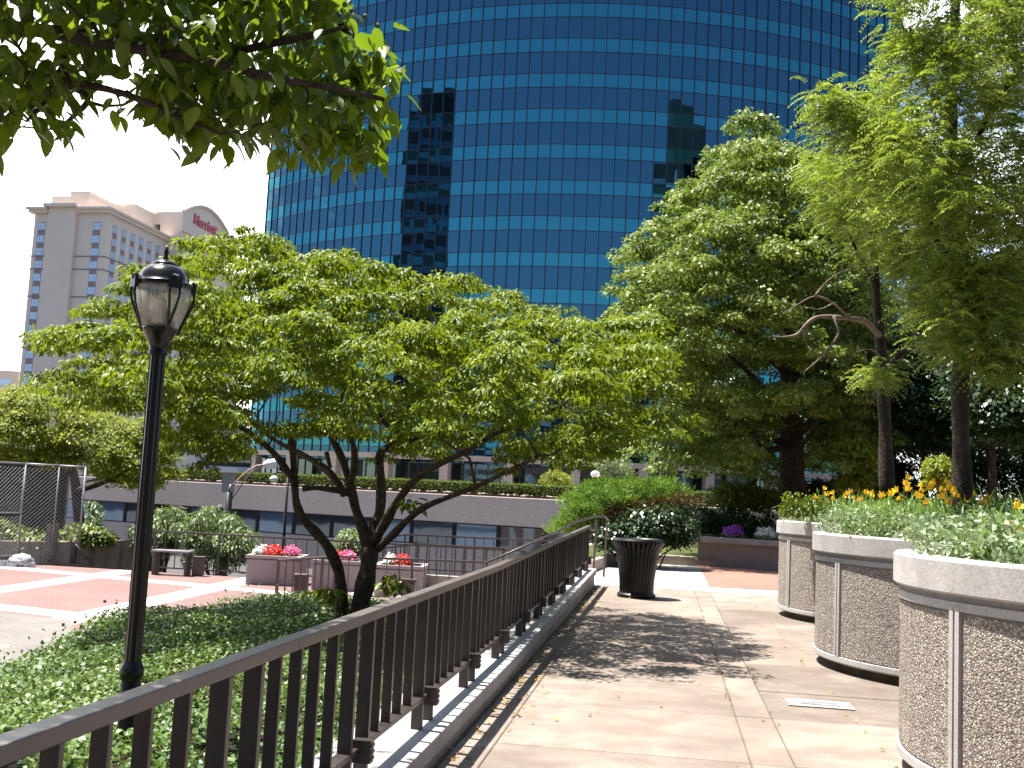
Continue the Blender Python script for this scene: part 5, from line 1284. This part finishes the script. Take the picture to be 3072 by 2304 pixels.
clump('red flowers in the rightmost flower box', c+np.array([.04,-.15,h]), .24, 'red', 320, .26)
tc, td, tsd = TROUGH
for px, col, lab in ((2185, 'purple', 'purple flowers in the concrete trough'), (2292, 'white', 'white flowers at the right of the concrete trough')):
    p = at(px, 1600, 27.9); s_ = float((p-tc)@td); q = tc + td*s_; q[2] = .76
    clump(lab, q, .30, col, 420, .26)

# chain-link backstop at the left
def fp(px, d): p = at(px, 1600, d); p[2] = PZ; return p
fence = thing('chain_link_fence', 'tall chain-link fence with grey pipe frame at the left edge of the plaza', 'fence', fp(50, 31))
fa, fb, fc_, fd = fp(-190, 28.6), fp(58, 30.6), fp(160, 31.2), fp(240, 31.4)
FH = 2.72; zz = np.array([0,0,1.])
for nm, a in (('post', fa), ('post', fb), ('post', fc_), ('post', fd)):
    MB().tube([a, a+zz*FH], .032 if a is not fc_ else .022, 8).build('post', M['galv'], fence, smooth=True)
b = MB()
for a, c2 in ((fa,fb),(fb,fc_),(fc_,fd)): b.tube([a+zz*FH, c2+zz*FH], .028, 8)
b.build('top_pipe', M['galv'], fence, smooth=True)
b = MB(); b.tube([fa+zz*1.36, fb+zz*1.36], .026, 8); b.tube([fa+zz*.2, fb+zz*.2], .024, 8); b.build('cross_pipe', M['galv'], fence, smooth=True)
b = MB()
for a, c2 in ((fa,fb),(fb,fc_),(fc_,fd)):
    d = c2-a; ln = np.linalg.norm(d); e = d/ln; sp = .115; n = int((ln+FH)/sp)
    for k in range(n):
        for sgn_ in (0, 1):
            s0 = k*sp - FH; p0, p1 = (s0, 0), (s0+FH, FH)
            if p0[0] < 0: p0 = (0, -s0)
            if p1[0] > ln: p1 = (ln, ln-s0)
            if p1[1] <= p0[1]: continue
            q0, q1 = (p0[0] if not sgn_ else ln-p0[0]), (p1[0] if not sgn_ else ln-p1[0])
            b.tube([a+e*q0+zz*p0[1], a+e*q1+zz*p1[1]], .003, 3, False)
b.build('wire_mesh', M['galv'], fence)
for px, d, h_ in ((148,31.6,1.05),(166,31.5,1.1),(226,31.4,.6)):
    p = fp(px, d); 
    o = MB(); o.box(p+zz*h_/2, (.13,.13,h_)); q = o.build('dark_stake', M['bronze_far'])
    tag(q, {148:'dark stub post left of the pair at the fence foot', 166:'dark stub post right of the pair at the fence foot', 226:'short dark post at the right end of the chain-link fence'}[px], 'post')
# sloping handrail by the fence
t = thing('stair_handrail', 'short dark sloping handrail right of the chain-link fence, before the tan wall', 'railing', fp(250,31.3))
MB().tube([fp(228,31.3)+zz*.55, fp(285,31.5)+zz*.02], .03, 6).build('tube_rail', M['bronze_far'], t, smooth=True)
MB().tube([fp(243,31.3), fp(243,31.3)+zz*.42], .022, 6).build('post', M['bronze_far'], t)
# tan retaining wall behind the plaza
t = thing('retaining_wall', 'tan concrete retaining wall with dark streaks behind the fence', 'wall', fp(200,32.2))
b = MB()
w0, w1, w2 = fp(-250,31.7), fp(190,32.3), fp(425,33.2)
for a, c2 in ((w0,w1),(w1,w2)):
    d = c2-a; d /= np.linalg.norm(d); sd_ = np.array([-d[1],d[0],0])
    z0_, z1_ = -3.2, -.36
    ha = -.52 if a is w0 else -.42; hb_ = -.42 if a is w0 else -.30
    b.hexa([np.array([*(p+sd_*o_)[:2], zq]) for top in (0,1) for p, o_, zq in ((a,0,-3.2 if not top else ha),(c2,0,-3.2 if not top else hb_),(c2,.35,-3.2 if not top else hb_),(a,.35,-3.2 if not top else ha))])
def streak_mat():
    m, t_ = new_mat('streaked_wall'); co = obj_co(t_); mp = N(t_, 'ShaderNodeMapping', {'Vector': co, 'Scale': (2.2,2.2,.18)})
    n_ = noise(t_, mp.outputs[0], 1.6, 5); n2 = noise(t_, co, 8, 5)
    col = mixc(t_, ramp(t_, n_, [(.5, 0.0), (.68, .75)]), ramp(t_, n2, [(.3, (.23,.18,.13)), (.7, (.31,.25,.19))]), (.10,.08,.06)); surf(t_, col, .9, 0, .2, n2, .3); return m
b.build('wall_body', streak_mat(), t)
b = MB(); b.prism([tuple((w0+np.array([0,.3,0]))[:2]), tuple((w1+np.array([0,.3,0]))[:2]), tuple((w2+np.array([0,.3,0]))[:2]), tuple((w2+np.array([0,2.2,0]))[:2]), tuple((w0+np.array([0,6,0]))[:2])], -3.2, -.50); struct(b.build('planting_bed', M['soil']))
# dark green sheet standing in for the shade behind the fence tree
d0, d1 = fp(-260, 38), fp(188, 38.6)
t = thing('shade_sheet', 'dark green sheet standing in for the shade behind the lime green tree and the fence', 'shade_screen', d0)
b = MB(); dd_ = d1-d0; ln = np.linalg.norm(dd_); dd_ /= ln; b.box((d0+d1)/2+zz*1.5, (ln,.06,3.6), (dd_, np.array([-dd_[1],dd_[0],0]), zz))
M['shade_screen'] = plain('dark_green_shade', (.006,.022,.017), (.004,.014,.011), 1.2, .8); b.build('dark_sheet', M['shade_screen'], t)
b = MB()
for k in range(7): b.tube([d0+dd_*ln*k/6+np.array([0,.08,-2.2]), d0+dd_*ln*k/6+np.array([0,.08,3.35])], .05, 8)
b.build('posts', M['galv'], t)
# rubbish bags left at the fence foot
t = thing('rubbish_bag', 'crumpled grey white rubbish bag lying at the foot of the fence', 'rubbish', fp(72,29.6))
b = MB(); c = fp(72, 29.6); vs = []; rr = random.Random(4)
for i in range(7):
    z_ = i/6; r_ = .27*math.sin(math.pi*min(1,.18+z_*.82))**.6
    for k in range(14): q = r_*rr.uniform(.78,1.15); g_ = k/14*2*math.pi; vs.append(c+np.array([q*1.25*math.cos(g_), q*math.sin(g_), z_*.34*rr.uniform(.9,1.1)]))
b.add(vs, [(i*14+k, i*14+(k+1)%14, i*14+14+(k+1)%14, i*14+14+k) for i in range(6) for k in range(14)]+[tuple(range(13,-1,-1)), tuple(84+k for k in range(14))])
M['plastic'] = plain('pale_plastic', (.55,.54,.57), (.30,.30,.33), 9, .35, 0, .5, .4, 20, .03); b.build('bag', M['plastic'], t, smooth=True)
rr = random.Random(2)
for k, px in enumerate((14, 30, 45, 98)):
    c = fp(px, 29.4+.1*(k%2)); b = MB(); a_ = rr.uniform(0,3); ax = (np.array([math.cos(a_),math.sin(a_),0]), np.array([-math.sin(a_),math.cos(a_),0]), zz)
    b.box(c+zz*.05, (.26,.16,.10), ax); b.box(c+zz*.115+ax[0]*.03, (.16,.12,.03), ax)
    o = b.build('litter', M['plastic']); tag(o, ['scrap of litter at the left edge, by the fence foot','pale scrap of litter, second from the left edge','scrap of litter just left of the rubbish bag','scrap of litter just right of the rubbish bag'][k], 'litter')
# plaza benches and bins by the back rail
def crate(px0, px1, d, h_, label):
    a, c2 = fp(px0, d), fp(px1, d); t = thing('slatted_bench', label, 'bench', (a+c2)/2); ln = abs(c2[0]-a[0]); c = (a+c2)/2
    b = MB()
    for k in range(5): b.box(c+np.array([0,-.22+.11*k,h_]), (ln,.085,.045))
    b.build('seat', M['galv'], t)
    for sx in (-1, 1):
        b = MB(); b.box(c+np.array([sx*(ln/2-.08),0,(h_-.024)/2]), (.06,.44,h_-.026)); b.build('leg', M['bronze_far'], t)
crate(466, 580, 29.2, .62, 'slatted grey bench right of the lamp pole, before the back rail')
def bin_(px, d, h_, w, label):
    c = fp(px, d); t = thing('waste_bin', label, 'litter bin', c)
    b = MB(); b.box(c+zz*(h_/2), (w,w,h_-.02)); b.build('body', M['bronze_far'], t, bevel=.012)
    b = MB(); b.box(c+zz*(h_+.015), (w+.05,w+.05,.05)); b.build('lid', M['bronze_far'], t)
bin_(603, 29.3, .47, .26, 'small square brown bin left of the leftmost flower box, by the rail')
bin_(914, 24.4, .52, .28, 'small square brown bin at the foot of the sloping handrail')
bin_(1235, 24.8, .5, .3, 'small square brown bin right of the forked trunk, by the front rail')
bin_(1416, 26.2, .4, .3, 'small square brown bin on the landing, behind the long rail')

# ------------------------------------------------------------------ lamps far off
def C5(x, y, d): return at(600+x/4.424, 1250+y/4.424, d)
SLD = 45.0
t = thing('arm_lamp', 'street light on a dark post with two curved pinkish arms', 'street light', C5(370, 1560, SLD))
p0 = C5(385, 1000, SLD); pb = p0.copy(); pb[2] = -3.2
MB().tube([pb, p0], [.17,.15], 10).build('post', M['black_steel'], t, smooth=True)
ptop = C5(412, 900, SLD); MB().tube([p0, ptop], .05, 8).build('stub', M['galv'], t, smooth=True)
for pts in (((425,915),(520,820),(640,715),(760,650),(860,640)), ((395,1130),(500,980),(610,820),(730,700),(850,648))):
    MB().tube([C5(x, y, SLD) for x, y in pts], .035, 8).build('arm', M['copper'], t, smooth=True)
a, c2 = C5(840,640,SLD), C5(1030,620,SLD); b = MB(); b.tube([a, a*.7+c2*.3, c2*.85+a*.15, c2], [.09,.2,.22,.08], 10); b.build('lamp_head', M['white_paint'], t, smooth=True)
def globe_lamp(px, py, d, label, off=0.0, r=.28):
    g_ = at(px, py, d); t = thing('globe_lamp', label, 'street light', (g_[0]+off, g_[1], -3.2 if d < 50 else 1.5), 'white globe lamps')
    zb_ = -3.2 if d < 50 else 1.5
    MB().tube([(g_[0]+off, g_[1], zb_), (g_[0]+off, g_[1], g_[2]+(.2 if off else -.2))], .06, 8).build('pole', M['black_steel'], t, smooth=True)
    if off: MB().tube([(g_[0]+off, g_[1], g_[2]+.18), (g_[0]+off*.4, g_[1], g_[2]+.3), (g_[0], g_[1], g_[2]+.2)], .03, 6).build('arm', M['black_steel'], t, smooth=True)
    b = MB(); b.lathe([(.001,g_[2]-r*.7),(r*.7,g_[2]-r*.55),(r*1.05,g_[2]-.02),(r*.95,g_[2]+r*.35),(r*.5,g_[2]+r*.7),(.001,g_[2]+r*.8)], (g_[0],g_[1]), 20); b.build('globe', M['white_paint'], t, smooth=True)
globe_lamp(822, 1437, 44, 'white globe lamp hanging by a thin dark pole left of the forked tree', .55, .17)
globe_lamp(1786, 1423, 62, 'white globe lamp before the dark glass, above the juniper', 0, .26)
# white square pier with a flat cap at the end of the hedge
c = C5(385, 790, 60); t = thing('pier', 'small pale pier with a white cap at the left end of the roof hedge', 'pier', c)
b = MB(); b.box(c+np.array([0,0,-.35]), (.55,.55,1.1)); b.build('shaft', M['coping'], t)
b = MB(); b.box(c+np.array([0,0,.33]), (.8,.8,.26)); b.build('cap', M['white_paint'], t)
c = at(1519, 1454, 61.5); t = thing('utility_box', 'small mint white utility box on the roof edge of the low building', 'utility box', c)
b = MB(); b.box(c+np.array([0,0,-.1]), (.55,.4,.55)); b.build('cabinet', plain('mint_enamel', (.55,.68,.62), None, 3, .4), t, bevel=.02)
b = MB(); b.box(c+np.array([0,0,.20]), (.6,.46,.05)); b.build('lid', M['white_paint'], t)
